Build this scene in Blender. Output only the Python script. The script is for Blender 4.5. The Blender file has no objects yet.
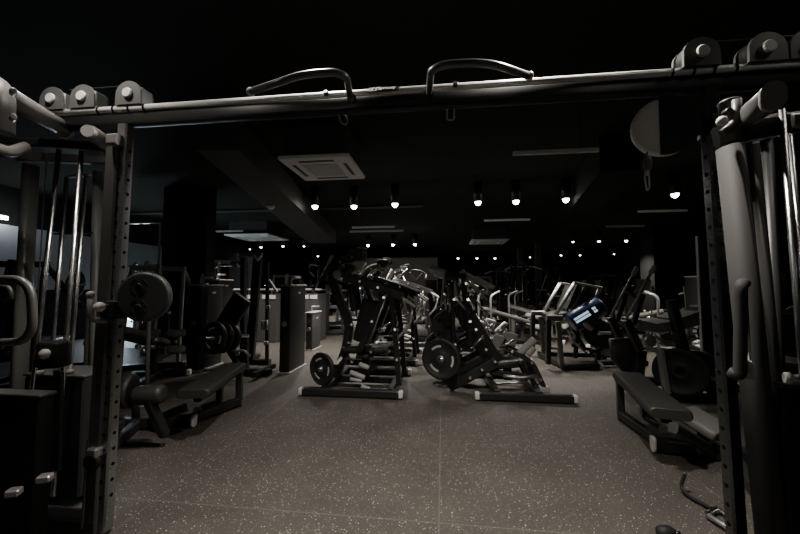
import bpy, bmesh, math, random
from mathutils import Vector as V, Matrix
random.seed(7)
sc = bpy.context.scene
COL = sc.collection
PI = math.pi

# ------------------------------------------------------------------ camera
CAM = V((0, 0, 1.3)); YAW = math.radians(6.875); PIT = math.radians(3.15); FPX = 355.0
FW = V((-math.sin(YAW)*math.cos(PIT), math.cos(YAW)*math.cos(PIT), math.sin(PIT)))
RT = V((math.cos(YAW), math.sin(YAW), 0)); UP = RT.cross(FW)
def ray(x, y): return FW + RT*((x-400)/FPX) + UP*((267-y)/FPX)
def at(x, y, Y):                       # measured point on the upright plane Y metres down the room
    d = ray(x, y); return CAM + d*(Y/d.y)
def on(x, y, z=0.0):                   # measured point on the level plane z
    d = ray(x, y); return CAM + d*((z-CAM.z)/d.z)
cd = bpy.data.cameras.new('camera'); cam = bpy.data.objects.new('camera', cd); COL.objects.link(cam)
cam.location = CAM; cam.rotation_euler = (PI/2+PIT, 0, YAW)
cd.sensor_width = 36; cd.lens = FPX/800*36; cd.clip_start = 0.05
sc.camera = cam

# ------------------------------------------------------------------ materials
M = {}
def mat(name, col, rough=.5, metal=0.0, spec=.5, bump=0.0, bscale=200, var=0.0, emit=None, estr=0, coat=0):
    m = bpy.data.materials.new(name); m.use_nodes = True
    nt = m.node_tree; b = nt.nodes['Principled BSDF']
    b.inputs['Base Color'].default_value = (*col, 1); b.inputs['Roughness'].default_value = rough
    b.inputs['Metallic'].default_value = metal; b.inputs['Specular IOR Level'].default_value = spec
    b.inputs['Coat Weight'].default_value = coat
    if emit: b.inputs['Emission Color'].default_value = (*emit, 1); b.inputs['Emission Strength'].default_value = estr
    if bump or var:
        tc = nt.nodes.new('ShaderNodeTexCoord'); n = nt.nodes.new('ShaderNodeTexNoise')
        n.inputs['Scale'].default_value = bscale; n.inputs['Detail'].default_value = 3
        nt.links.new(tc.outputs['Object'], n.inputs['Vector'])
        if bump:
            bp = nt.nodes.new('ShaderNodeBump'); bp.inputs['Strength'].default_value = bump; bp.inputs['Distance'].default_value = .002
            nt.links.new(n.outputs['Fac'], bp.inputs['Height']); nt.links.new(bp.outputs['Normal'], b.inputs['Normal'])
        if var:
            r = nt.nodes.new('ShaderNodeMapRange'); r.inputs['To Min'].default_value = max(0.02, rough-var); r.inputs['To Max'].default_value = rough+var
            nt.links.new(n.outputs['Fac'], r.inputs['Value']); nt.links.new(r.outputs['Result'], b.inputs['Roughness'])
    M[name] = m; return m
mat('black_coat', (.016, .016, .016), .38, 0, .5, .15, 300, .06)
mat('dark_coat', (.03, .03, .03), .4, 0, .5, .15, 300, .06)
mat('beam_coat', (.06, .06, .058), .42, 0, .5, .05, 300, .04)
mat('matte_column', (.045, .044, .042), .7, 0, .15, .08, 300, .03)
mat('disc_dark', (.04, .043, .042), .45, 0, .5, .08, 200)
mat('bright_rail', (.72, .72, .7), .3, .3, .5, .05, 300, .04)
mat('handle_coat', (.14, .14, .135), .3, .3, .6, .05, 300, .04)
mat('dark_post', (.14, .145, .145), .25, .9, .5, 0, 90, .08)
mat('mid_coat', (.085, .083, .08), .4, .2, .5, .08, 300, .05)
mat('hood_coat', (.04, .039, .038), .42, .1, .5, .08, 300, .05)
mat('grey_coat', (.21, .205, .195), .38, .25, .5, .08, 300, .05)
mat('silver_coat', (.42, .41, .39), .36, .45, .5, .06, 300, .05)
mat('chrome', (.78, .78, .77), .25, 1, .5, 0, 60, .05)
mat('post_steel', (.34, .34, .34), .3, .85, .5, 0, 90, .08)
mat('brushed_steel', (.5, .5, .49), .38, .9, .5, 0, 90, .08)
mat('upholstery', (.026, .025, .023), .5, 0, .45, .35, 420)
mat('grey_upholstery', (.14, .135, .125), .55, 0, .4, .35, 420)
mat('rubber', (.014, .014, .014), .6, 0, .35, .3, 350)
mat('grip', (.42, .41, .39), .5, 0, .4, .2, 300)
mat('plate_rubber', (.02, .02, .02), .5, 0, .45, .2, 220)
mat('white_mark', (.55, .53, .5), .5)
mat('cap_plastic', (.66, .65, .62), .35, 0, .5)
mat('shroud', (.024, .024, .024), .42, 0, .5, .1, 250, .05)
mat('disc_grey', (.16, .165, .16), .45, 0, .5, .08, 200)
mat('pulley_grey', (.1, .1, .097), .42, .2, .5, .1, 200)
mat('steel_cable', (.09, .09, .09), .35, .6)
mat('black_hole', (.004, .004, .004), .8, 0, .1)
mat('counter_white', (.72, .72, .69), .4)
mat('counter_grey', (.07, .07, .067), .5, 0, .4, .1, 120)
mat('ac_white', (.85, .85, .83), .5)
mat('duct_metal', (.05, .05, .048), .6, .2, .3, .2, 40)
mat('ceiling_black', (.015, .018, .015), .9, 0, .15, .4, 60)
mat('wall_black', (.014, .014, .014), .7, 0, .25, .2, 40)
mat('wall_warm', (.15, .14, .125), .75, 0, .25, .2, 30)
mat('wall_pale', (.45, .5, .55), .6, 0, .3, .1, 30)
mat('mirror', (.5, .55, .55), .04, 1)
mat('glass', (.85, .95, .95), .02)
M['glass'].node_tree.nodes['Principled BSDF'].inputs['Transmission Weight'].default_value = 1
mat('green_cloth', (.25, .27, .12), .8)
mat('red_plastic', (.3, .03, .02), .5)
mat('lamp_glow', (.9, .9, .85), .4, emit=(1, .95, .86), estr=26)
mat('lamp_glow_far', (.9, .9, .85), .4, emit=(1, .95, .86), estr=12)
mat('tube_off', (.55, .55, .52), .5)
mat('window_light', (.7, .8, .9), .3, emit=(.72, .86, 1), estr=3.2)
mat('roller_glint', (.4, .5, .6), .3, emit=(.6, .8, 1), estr=.8)  # glow for the painted reflections on the blue roller

def floor_material():
    m = bpy.data.materials.new('speckled_rubber'); m.use_nodes = True; nt = m.node_tree; N = nt.nodes; L = nt.links
    b = N['Principled BSDF']; b.inputs['Roughness'].default_value = .62; b.inputs['Specular IOR Level'].default_value = .4
    tc = N.new('ShaderNodeTexCoord')
    def vor(scale, thr, keep):
        v = N.new('ShaderNodeTexVoronoi'); v.inputs['Scale'].default_value = scale; v.inputs['Randomness'].default_value = 1
        L.new(tc.outputs['Object'], v.inputs['Vector'])
        lt = N.new('ShaderNodeMath'); lt.operation = 'LESS_THAN'; lt.inputs[1].default_value = thr
        L.new(v.outputs['Distance'], lt.inputs[0])
        s = N.new('ShaderNodeSeparateColor'); L.new(v.outputs['Color'], s.inputs[0])
        k = N.new('ShaderNodeMath'); k.operation = 'GREATER_THAN'; k.inputs[1].default_value = keep; L.new(s.outputs[0], k.inputs[0])
        mu = N.new('ShaderNodeMath'); mu.operation = 'MULTIPLY'; L.new(lt.outputs[0], mu.inputs[0]); L.new(k.outputs[0], mu.inputs[1])
        return mu
    a = vor(66, .2, .74); c = vor(130, .27, .76)
    mx = N.new('ShaderNodeMath'); mx.operation = 'MAXIMUM'; L.new(a.outputs[0], mx.inputs[0])
    h = N.new('ShaderNodeMath'); h.operation = 'MULTIPLY'; h.inputs[1].default_value = .45; L.new(c.outputs[0], h.inputs[0]); L.new(h.outputs[0], mx.inputs[1])
    no = N.new('ShaderNodeTexNoise'); no.inputs['Scale'].default_value = 2.2; no.inputs['Detail'].default_value = 5; L.new(tc.outputs['Object'], no.inputs['Vector'])
    base = N.new('ShaderNodeMix'); base.data_type = 'RGBA'; base.inputs[6].default_value = (.044, .038, .033, 1); base.inputs[7].default_value = (.094, .083, .072, 1)
    L.new(no.outputs['Fac'], base.inputs[0])
    mixf = N.new('ShaderNodeMix'); mixf.data_type = 'RGBA'; mixf.inputs[7].default_value = (.62, .59, .54, 1)
    L.new(mx.outputs[0], mixf.inputs[0]); L.new(base.outputs[2], mixf.inputs[6])
    # tile seams every metre
    br = N.new('ShaderNodeTexBrick'); br.offset = 0; br.inputs['Scale'].default_value = 1; br.inputs['Mortar Size'].default_value = .006
    br.inputs['Brick Width'].default_value = 1.72; br.inputs['Row Height'].default_value = 2.04; br.inputs['Mortar Smooth'].default_value = .3
    br.inputs['Color1'].default_value = (0, 0, 0, 1); br.inputs['Color2'].default_value = (0, 0, 0, 1); br.inputs['Mortar'].default_value = (1, 1, 1, 1)
    mp = N.new('ShaderNodeMapping'); mp.inputs['Location'].default_value = (.03, 0, 0); L.new(tc.outputs['Object'], mp.inputs[0]); L.new(mp.outputs[0], br.inputs['Vector'])
    sm = N.new('ShaderNodeMix'); sm.data_type = 'RGBA'; sm.inputs[7].default_value = (.2, .185, .165, 1)
    sf = N.new('ShaderNodeMath'); sf.operation = 'MULTIPLY'; sf.inputs[1].default_value = .3; L.new(br.outputs['Color'], sf.inputs[0])
    L.new(sf.outputs[0], sm.inputs[0]); L.new(mixf.outputs[2], sm.inputs[6]); L.new(sm.outputs[2], b.inputs['Base Color'])
    bp = N.new('ShaderNodeBump'); bp.inputs['Strength'].default_value = .25; bp.inputs['Distance'].default_value = .002
    n2 = N.new('ShaderNodeTexNoise'); n2.inputs['Scale'].default_value = 160; L.new(tc.outputs['Object'], n2.inputs['Vector'])
    L.new(n2.outputs['Fac'], bp.inputs['Height']); L.new(bp.outputs['Normal'], b.inputs['Normal'])
    M['floor'] = m
floor_material()

def roller_vinyl():  # plain blue; the reflection stripes are separate glowing bars
    m = bpy.data.materials.new('blue_roller_vinyl'); m.use_nodes = True; nt = m.node_tree; b = nt.nodes['Principled BSDF']
    b.inputs['Base Color'].default_value = (.008, .022, .07, 1); b.inputs['Roughness'].default_value = .3
    M['blue_vinyl'] = m
roller_vinyl()

# ------------------------------------------------------------------ mesh builder
def circ(r, n=12): return [(r*math.cos(2*PI*i/n), r*math.sin(2*PI*i/n)) for i in range(n)]
def rect(w, h, c=None):
    c = min(w, h)*.16 if c is None else c
    a, b = w/2, h/2
    return [(a-c, -b), (a, -b+c), (a, b-c), (a-c, b), (-a+c, b), (-a, b-c), (-a, -b+c), (-a+c, -b)]
def stad(w, h, n=6):                   # flat-oval tube, long way along h
    r = w/2; k = max(h/2-r, 0); o = []
    for i in range(n+1): t = PI*i/n; o.append((r*math.cos(t), k+r*math.sin(t)))
    for i in range(n+1): t = PI+PI*i/n; o.append((r*math.cos(t), -k+r*math.sin(t)))
    return o
def rrect(w, h, r, n=4):
    o = []
    for cx, cy, a0 in ((w/2-r, h/2-r, 0), (-w/2+r, h/2-r, PI/2), (-w/2+r, -h/2+r, PI), (w/2-r, -h/2+r, 1.5*PI)):
        for i in range(n+1): t = a0+PI/2*i/n; o.append((cx+r*math.cos(t), cy+r*math.sin(t)))
    return o
def rnd(pts, r, n=5, closed=False):    # round the corners of a path
    pts = [V(p) for p in pts]; o = []
    N = len(pts)
    for i, p in enumerate(pts):
        if not closed and i in (0, N-1): o.append(p); continue
        a = pts[i-1]-p; b = pts[(i+1) % N]-p
        k = min(r, a.length*.48, b.length*.48)
        p0 = p+a.normalized()*k; p1 = p+b.normalized()*k
        for j in range(n+1):
            t = j/n; o.append(p0*(1-t)**2+p*2*t*(1-t)+p1*t*t)
    return o
class B:
    def __init__(s): s.v = []; s.f = []; s.sm = []; s.mi = []; s.cur = 0
    def add(s, vs, fs, smooth=False):
        o = len(s.v); s.v += [V(p) for p in vs]; s.f += [[i+o for i in f] for f in fs]; s.sm += [smooth]*len(fs); s.mi += [s.cur]*len(fs); return s
    def sweep(s, path, sec, up=(0, 0, 1), closed=False, smooth=None, scale=None):
        path = [V(p) for p in path]; n = len(path); m = len(sec); u = V(up); vs = []
        smooth = (m > 9) if smooth is None else smooth
        side = None
        for i, p in enumerate(path):
            if closed: t = (path[(i+1) % n]-path[i-1])
            else: t = path[min(i+1, n-1)]-path[max(i-1, 0)]
            t = t.normalized()
            if side is None:
                side = t.cross(u)
                if side.length < 1e-3: side = t.cross(V((0, 1, 0)))
                if side.length < 1e-3: side = t.cross(V((1, 0, 0)))
            side = (side-t*side.dot(t)).normalized(); up2 = side.cross(t)
            k = scale[i] if scale else 1
            for a, b in sec: vs.append(p+side*a*k+up2*b*k)
        fs = []
        for i in range(n if closed else n-1):
            j = (i+1) % n
            for q in range(m):
                r = (q+1) % m; fs.append([i*m+q, i*m+r, j*m+r, j*m+q])
        s.add(vs, fs, smooth)
        if not closed:
            o = len(s.v)-len(vs)
            s.f += [[o+q for q in range(m)][::-1], [o+(n-1)*m+q for q in range(m)]]; s.sm += [False, False]; s.mi += [s.cur]*2
        return s
    def bar(s, p, q, w=.06, h=.06, up=(0, 0, 1), c=None): return s.sweep([p, q], rect(w, h, c), up)
    def bars(s, pts, w=.06, h=.06, r=.08, up=(0, 0, 1)): return s.sweep(rnd(pts, r), rect(w, h), up)
    def tube(s, pts, r=.02, n=12, rr=.05, closed=False): return s.sweep(rnd(pts, rr, 6, closed) if len(pts) > 2 else pts, circ(r, n), closed=closed)
    def lathe(s, c, ax, prof, n=24, smooth=True):
        c = V(c); ax = V(ax).normalized(); a = ax.orthogonal().normalized(); b = ax.cross(a); vs = []; m = len(prof)
        for r, t in prof:
            for i in range(n): vs.append(c+ax*t+(a*math.cos(2*PI*i/n)+b*math.sin(2*PI*i/n))*max(r, 1e-4))
        fs = [[k*n+i, k*n+(i+1) % n, (k+1)*n+(i+1) % n, (k+1)*n+i] for k in range(m-1) for i in range(n)]
        fs.append(list(range(n))[::-1]); fs.append([(m-1)*n+i for i in range(n)])
        s.add(vs, fs, smooth); s.sm[-1] = s.sm[-2] = False
        return s
    def disc(s, c, ax, r, t, n=24, e=None):
        e = min(t*.25, r*.2) if e is None else e
        return s.lathe(c, ax, [(r-e, -t/2), (r, -t/2+e), (r, t/2-e), (r-e, t/2)], n, False if n < 10 else True)
    def ball(s, c, r, n=12): return s.lathe(c, (0, 0, 1), [(r*math.sin(PI*i/8), -r*math.cos(PI*i/8)) for i in range(9)], n)
    def capsule(s, p, q, r, n=12):     # padded roller or grip
        p = V(p); q = V(q); L = (q-p).length; k = min(r*.5, L*.3)
        pr = [(r*.55, 0), (r*.9, k*.25), (r, k)]+[(r, L-k), (r*.9, L-k*.25), (r*.55, L)]
        return s.lathe(p, q-p, pr, n)
    def box(s, c, d, rz=0, bev=.01): return s._box(V(c), V(d), Matrix.Rotation(rz, 3, 'Z'), bev)
    def _box(s, c, d, R, e):
        x, y, z = d.x/2, d.y/2, d.z/2; e = min(e, x*.9, y*.9, z*.9); bm = bmesh.new()
        bmesh.ops.create_cube(bm, size=1)
        for v in bm.verts: v.co = V((v.co.x*2*x, v.co.y*2*y, v.co.z*2*z))
        if e > 0: bmesh.ops.bevel(bm, geom=list(bm.edges), offset=e, segments=2 if e > .012 else 1, affect='EDGES', profile=.5)
        bm.verts.index_update()
        s.add([c+R @ v.co for v in bm.verts], [[v.index for v in f.verts] for f in bm.faces], e > .012); bm.free(); return s
    def pad(s, p, q, w, t, up=(0, 0, 1), r=.03, taper=1):  # upholstered pad from p to q, w wide, t thick, soft ends
        p = V(p); q = V(q); L = (q-p).length; d = (q-p).normalized(); r = min(r, t*.48, L*.2)
        sec = rrect(w, t, min(r, t*.45)); ks = [0, r*.3, r, L-r, L-r*.3, L]; sc_ = [.86, .96, 1, taper, taper*.96, taper*.86]
        s.sweep([p+d*k for k in ks], sec, up, smooth=True, scale=sc_); return s
    def prism(s, poly, ext):
        ext = V(ext); n = len(poly); P = [V(p) for p in poly]
        s.add(P+[p+ext for p in P], [list(range(n))[::-1], [n+i for i in range(n)]]+[[i, (i+1) % n, n+(i+1) % n, n+i] for i in range(n)])
        return s
    def build(s, name, m, parent=None, world=True, label=None):
        me = bpy.data.meshes.new(name); off = parent_loc(parent) if (parent is not None and world) else V((0, 0, 0))
        me.from_pydata([p-off for p in s.v], [], s.f); me.update()
        bm = bmesh.new(); bm.from_mesh(me); bmesh.ops.recalc_face_normals(bm, faces=bm.faces); bm.to_mesh(me); bm.free()
        for p, k, i in zip(me.polygons, s.sm, s.mi): p.use_smooth = k; p.material_index = i
        for q in ([m] if isinstance(m, str) else m): me.materials.append(M[q])
        o = bpy.data.objects.new(name, me); COL.objects.link(o)
        if parent is not None: o.parent = parent
        if label: o['label'] = label
        return o
LOC = {}
def parent_loc(p):
    l = V(p.location)
    while p.parent is not None: p = p.parent; l = l+V(p.location)
    return l
def tag(o, label, cat, group=None):
    o['label'] = label; o['category'] = cat
    if group: o['group'] = group
    return o
def thing(name, label, cat, loc, rz=0, group=None):
    o = bpy.data.objects.new(name, None); COL.objects.link(o); o.empty_display_size = .1
    o.location = loc; o.rotation_euler = (0, 0, rz); return tag(o, label, cat, group)
def struct(o): o['kind'] = 'structure'; return o

# ------------------------------------------------------------------ the room
ZC = 2.99; XL, XR, Y0, Y1 = -9.0, 9.5, -3.0, 24.0
cx, cy = (XL+XR)/2, (Y0+Y1)/2
struct(B().box((cx, cy, -.1), (XR-XL+.4, Y1-Y0+.4, .2), 0, 0).build('floor', 'floor'))
struct(B().box((cx, cy, ZC+.45), (XR-XL+.4, Y1-Y0+.4, .1), 0, 0).build('ceiling', 'ceiling_black'))
struct(B().box((XL-.1, cy, ZC/2+.2), (.2, Y1-Y0+.4, ZC+.4), 0, 0).build('wall_left', 'wall_black'))
struct(B().box((XR+.1, cy, ZC/2+.2), (.2, Y1-Y0+.4, ZC+.4), 0, 0).build('wall_right', 'wall_black'))
struct(B().box((cx, Y1+.1, ZC/2+.2), (XR-XL, .2, ZC+.4), 0, 0).build('wall_back', 'wall_black'))
struct(B().box((cx, Y0-.1, ZC/2+.2), (XR-XL, .2, ZC+.4), 0, 0).build('wall_front', 'wall_black'))
struct(B().box((cx, Y1-.02, .06), (XR-XL-.1, .03, .12), 0, .005).build('baseboard_back', 'dark_coat'))

def spot(p, e, ang=110, blend=.6, size=.05, col=(1, .94, .85), name='spotlight', parent=None):
    l = bpy.data.lights.new(name, 'SPOT'); l.energy = e; l.spot_size = math.radians(ang); l.spot_blend = blend; l.shadow_soft_size = size; l.color = col
    o = bpy.data.objects.new(name, l); COL.objects.link(o)
    if parent is not None: o.parent = parent; o.location = V(p)-V(parent.location)
    else: o.location = p
    return o
def downlight(p, label, e=0, r=.06, glow='lamp_glow', ang=120):
    p = V((p.x, p.y, ZC+.055))
    t = thing('ceiling_downlight', label, 'ceiling light', p, 0, 'round ceiling downlights')
    B().lathe(p, (0, 0, 1), [(r*.95, -.055), (r*1.25, -.055), (r*1.25, .345), (r*.95, .345)], 20).build('housing', 'black_coat', t)
    B().lathe(p-V((0, 0, .05)), (0, 0, 1), [(r*.9*math.sin(PI/2*k/5), -r*1.1*math.cos(PI/2*k/5)) for k in range(6)], 20).build('lamp', glow, t)
    if e: spot(p-V((0, 0, .16)), e, ang, 1.0, .05, parent=t)
    return t
ORD = ['first', 'second', 'third', 'fourth', 'fifth', 'sixth', 'seventh', 'eighth', 'ninth', 'tenth', 'eleventh', 'twelfth', 'thirteenth', 'fourteenth', 'fifteenth', 'sixteenth']
E1 = 290
row1 = [(210, 209), (315, 206), (354, 206), (395, 204), (478, 202), (516, 201), (566, 199), (675, 194)]
for i, (x, y) in enumerate(row1):
    downlight(on(x, y, ZC), f'{ORD[i]} from the left of the eight big bright ceiling downlights in the near row', E1, .07)
row2 = [(368, 245), (393, 244.5), (415, 244)]
for i, (x, y) in enumerate(row2):
    downlight(on(x, y, ZC), f'{["left","middle","right"][i]} one of three bright downlights close together above the press machines', 700, .07)
far = [(209, 247.5), (228, 247), (250, 249), (261, 247), (283, 246), (304, 246), (318, 256), (458, 258), (477, 258), (495, 258), (530, 257), (561, 255), (573, 241.5), (580, 255), (599, 241), (614, 254), (626, 240.5), (667, 240)]
rr_ = [.05, .07, .05, .07, .07, .06, .07, .09, .09, .09, .06, .07, .06, .07, .07, .06, .08, .06]
for i, (x, y) in enumerate(far):
    side = f'{ORD[i]} from left of the small far downlights on the left of the ceiling' if i < 7 else f'{ORD[i-7]} from left of the small far downlights right of the press machines'
    downlight(on(x, y, ZC), side, 520 if i in (1, 4, 8, 13, 16) else 0, rr_[i]*.78, 'lamp_glow_far')
# the row straight above the cable station, out of the top of the picture
for i, (x, y, e) in enumerate(((-1.9, 1.42, 62), (-.78, 1.8, 265), (.62, 1.8, 300), (1.95, 1.5, 7))):
    downlight(V((x, y, ZC)), f'downlight overhead the cable crossover, {ORD[i]} from left, above the picture edge', e, .06, ang=128)
for i, (x, e) in enumerate(((-2.2, 16), (-.3, 12), (1.6, 6))):  # unseen row added as weak front fill for the near towers
    downlight(V((x, -1.3, ZC)), f'unseen fill downlight added behind the viewer, {ORD[i]} from left', e, .06, ang=130)

def cassette(c, w, label, rz=0):
    z = ZC-.03; c = V((c.x, c.y, z)); t = thing('ceiling_air_conditioner', label, 'air conditioner', c, 0, 'ceiling air conditioner cassettes')
    B().box(c, (w, w, .05), 0, .012).build('cover', 'ac_white', t)
    B().box(c+V((0, 0, .25)), (w*.86, w*.86, .45), 0, .0).build('body', 'duct_metal', t)
    B().box(c-V((0, 0, .028)), (w*.5, w*.5, .012), 0, .004).build('grille', 'tube_off', t)
    for a in range(4):
        d = V((math.cos(a*PI/2), math.sin(a*PI/2), 0))
        sz = (.05, w*.5, .012) if a % 2 == 0 else (w*.5, .05, .012)
        B().box(c+d*w*.37-V((0, 0, .025)), sz, 0, .003).build('air_slot', 'black_coat', t)
cassette((on(285, 153, ZC)+on(350, 153, ZC)+on(300, 177, ZC)+on(362, 177, ZC))/4, .95, 'big white square air conditioner cassette nearest on the black ceiling')
cassette(on(258, 236.5, ZC), 1.5, 'small far air conditioner cassette on the left of the ceiling')
cassette(on(488, 241, ZC), 1.3, 'small far air conditioner cassette near the middle of the ceiling')
slots = [((513, 153.5), (596, 152), 'nearest unlit linear light fitting, a thin pale line upper right'), ((484, 220.5), (530, 219.5), 'thin linear light fitting behind the three right downlights'),
         ((352, 227.5), (395, 227), 'thin linear light fitting above the three middle downlights'), ((350, 231.5), (404, 231), 'faint linear fitting just above the three middle downlights, longer than its neighbour'),
         ((638, 211.5), (688, 210), 'thin linear light fitting under the hanging carabiner'), ((606, 226.5), (645, 225.5), 'thin faint linear light fitting on the far right ceiling'), ((206, 231.5), (244, 231), 'thin linear light fitting left of the small left cassette')]
for a, b, lab in slots:
    p, q = on(*a, ZC-.1), on(*b, ZC-.1); q.y = p.y
    t = thing('linear_light', lab, 'ceiling light', (p+q)/2, 0, 'unlit linear ceiling lights')
    B().bar(p, q, .05, .05).build('housing', 'tube_off', t)
    for k in (.2, .8):
        m_ = p.lerp(q, k); B().tube([m_+V((0, 0, .03)), m_+V((0, 0, .5))], .004, 6).build('hanger', 'black_coat', t)
# ducts, cable tray and pipes under the slab
o = B().prism([on(196, 150, ZC-.12), on(238, 150, ZC-.12), on(336, 243, ZC-.12), on(308, 243, ZC-.12)], (0, 0, .41)).build('air_duct', 'duct_metal')
tag(o, 'long dark grey rectangular air duct running down the left of the ceiling', 'duct')
o = B().bar((-8.9, 9.0, ZC+.37), (-.5, 9.0, ZC+.37), .22, .03).build('cable_tray', 'duct_metal'); tag(o, 'dark cable tray crossing the ceiling behind the near downlights', 'cable tray')
o = B().prism([on(560, 222, ZC-.1), on(600, 214, ZC-.1), on(640, 170, ZC-.1), on(600, 172, ZC-.1)], (0, 0, .5)).build('air_duct', 'ceiling_black')
tag(o, 'black air duct on the right of the ceiling, hardly visible', 'duct')
p = on(271, 205, ZC-.12); t = thing('smoke_detector', 'small pale smoke detector on the ceiling right of the leftmost downlight', 'detector', (p.x, p.y, p.z), 0)
B().lathe(p, (0, 0, 1), [(.04, -.075), (.075, -.04), (.075, 0)], 16).build('head', 'tube_off', t)

# pillars
def pillar(name, x0, x1, Ya, Yb, label):
    a = at(x0, 290, Ya).x; b = at(x1, 290, Ya).x
    o = B().box(((a+b)/2, (Ya+Yb)/2, ZC/2+.2), (b-a, Yb-Ya, ZC+.4), 0, .01).build(name, 'wall_black'); o['kind'] = 'structure'
    return o
pillar('wall_pillar_left', 160, 205, 6.75, 7.05, '')
pillar('wall_pillar_right', 655, 690, 13.5, 14.4, '')
a, b = at(518, 290, 20).x, at(523, 290, 20).x
struct(B().box(((a+b)/2, 20, 1.7), (b-a, .3, 3.4), 0, .01).build('wall_pillar_middle', 'counter_grey'))
a, b = at(536, 290, 18).x, at(541, 290, 18).x
struct(B().box(((a+b)/2, 18, 1.7), (b-a, .3, 3.4), 0, .01).build('wall_pillar_far', 'counter_grey'))
# back partitions washed by the far lamps
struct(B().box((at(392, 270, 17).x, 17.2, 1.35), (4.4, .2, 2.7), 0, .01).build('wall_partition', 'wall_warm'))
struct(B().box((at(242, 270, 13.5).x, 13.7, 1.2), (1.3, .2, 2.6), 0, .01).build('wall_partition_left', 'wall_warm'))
# left: a pale wall with a bright glass door far behind the cable tower, and a framed mirror
struct(B().box((XL+.03, 8.0, 1.9), (.06, 5.0, 1.35), 0, .01).build('trim_3', 'wall_pale'))
t = thing('wall_lamp', 'bright wall lamp at the far left edge above the pale wall panel', 'wall lamp', (XL+.1, 6.08, 2.72))
B().box((XL+.05, 6.08, 2.72), (.1, .3, .12), 0, .01).build('bracket', 'black_coat', t)
B().box((XL+.13, 6.08, 2.7), (.06, .26, .07), 0, .01).build('lamp', 'lamp_glow', t)
pl_ = bpy.data.lights.new('wall_glow', 'POINT'); pl_.energy = 5; pl_.color = (.85, .93, 1); pl_.shadow_soft_size = .1
po = bpy.data.objects.new('wall_glow', pl_); COL.objects.link(po); po.parent = t; po.location = (.35, .2, -.05)
struct(B().box((XL+.05, 8.95, .78), (.04, .95, 1.35), 0, .005).build('window_1', 'window_light'))
struct(B().box((XL+.035, 8.95, .78), (.05, 1.1, 1.5), 0, .005).build('trim_1', 'black_coat'))
al = bpy.data.lights.new('window_daylight', 'AREA'); al.energy = 80; al.color = (.75, .87, 1); al.size = .9
ao = bpy.data.objects.new('window_daylight', al); COL.objects.link(ao); ao.location = (XL+.1, 8.95, .8); ao.rotation_euler = (0, -PI/2, 0)
# framed mirror by the pillar
a, b = at(128, 224, 6.8), at(157, 290, 6.8)
mx = (a.x+b.x)/2; mw = b.x-a.x; zt = a.z
t = thing('glass_panel', 'tall clear glass panel with a bright edge standing behind the round pulley disc', 'glass panel', (mx, 6.8, 0))
B().box((mx, 6.83, zt/2), (mw, .012, zt), .0, .002).build('glass', 'glass', t)
B().box((b.x+.012, 6.81, zt/2), (.024, .05, zt+.02), 0, .003).build('frame', 'brushed_steel', t)
B().box((mx, 6.81, zt+.01), (mw+.03, .04, .02), 0, .003).build('frame', 'brushed_steel', t)
a = at(697, 236, 5.3); z1 = a.z
t = thing('glass_partition', 'narrow glass panel with a bright vertical edge left of the right post', 'partition', (a.x+.2, 5.3, 0))
B().box((a.x, 5.3, z1/2), (.022, .05, z1), 0, .003).build('edge_strip', 'brushed_steel', t)
B().box((a.x+.18, 5.31, z1/2), (.34, .012, z1), 0, .002).build('pane', 'shroud', t)

# ------------------------------------------------------------------ cable crossover station
YB = 1.745
bx0, bx1 = at(52, 112, YB).x, at(830, 64, YB).x
beam = thing('crossover_beam', 'long black beam across the top with a shining upper edge joining both cable towers', 'gym equipment', ((bx0+bx1)/2, YB, 2.2))
B().sweep([(bx0, YB, 2.236), (bx1, YB, 2.236)], stad(.055, .1, 7)).build('beam_tube', 'black_coat', beam)
B().tube([(bx0+.02, YB-.02, 2.283), (bx1, YB-.02, 2.283)], .0195, 18).build('top_rail', 'bright_rail', beam, label='satin silver rail along the upper edge of the beam')
for xs in ((104, 119, 134, 149), (669, 690, 710, 732)):
    for x in xs:
        X = at(x, 100, YB).x
        B().tube([(X-.005, YB-.02, 2.283), (X+.005, YB-.02, 2.283)], .0225, 18).build('clamp_band', 'black_hole', beam)
for x in (329, 455):
    X = at(x, 92, YB).x
    B().disc((X, YB-.045, 2.285), (0, -1, .4), .013, .022, 12).build('bolt', 'dark_coat', beam)
def pulley(x, par, s=1.0, back=0):
    X = at(x, 96, YB).x; r = .078*s; z0 = 2.298
    prof = [(-r, 0), (-r*.98, .05*s)]+[(-r*math.cos(a_), .055*s+r*.98*math.sin(a_)) for a_ in [PI*i/12 for i in range(1, 12)]]+[(r*.98, .05*s), (r, 0)]
    h = B().prism([(X+px, YB-.045+back, z0+pz) for px, pz in prof], (0, .014, 0)).build('pulley_housing', 'pulley_grey', par)
    B().prism([(X+px*.96, YB+.035+back, z0+pz*.97) for px, pz in prof], (0, .014, 0)).build('rear_plate', 'pulley_grey', h)
    B().disc((X, YB-.05+back, z0+.062*s), (0, 1, 0), .028*s, .016, 20).build('axle_cap', 'cap_plastic', h)
    B().lathe((X, YB+back, z0+.062*s), (0, 1, 0), [(r*.86, -.028), (r*.76, -.006), (r*.76, .006), (r*.86, .028)], 24).build('wheel', 'rubber', h)
    B().box((X+r*.86, YB+back, z0+.05*s), (.02, .075, .09*s), 0, .004).build('spacer', 'brushed_steel', h)
    return X
for x in (60, 90, 135, 697, 762, 803): pulley(x, beam)
for a, b in ((70, 125), (90, 135), (697, 762), (762, 803)):
    B().tube([(at(a, 96, YB).x, YB, 2.43), (at(b, 96, YB).x, YB, 2.43)], .0035, 6).build('cable', 'steel_cable', beam)
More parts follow.
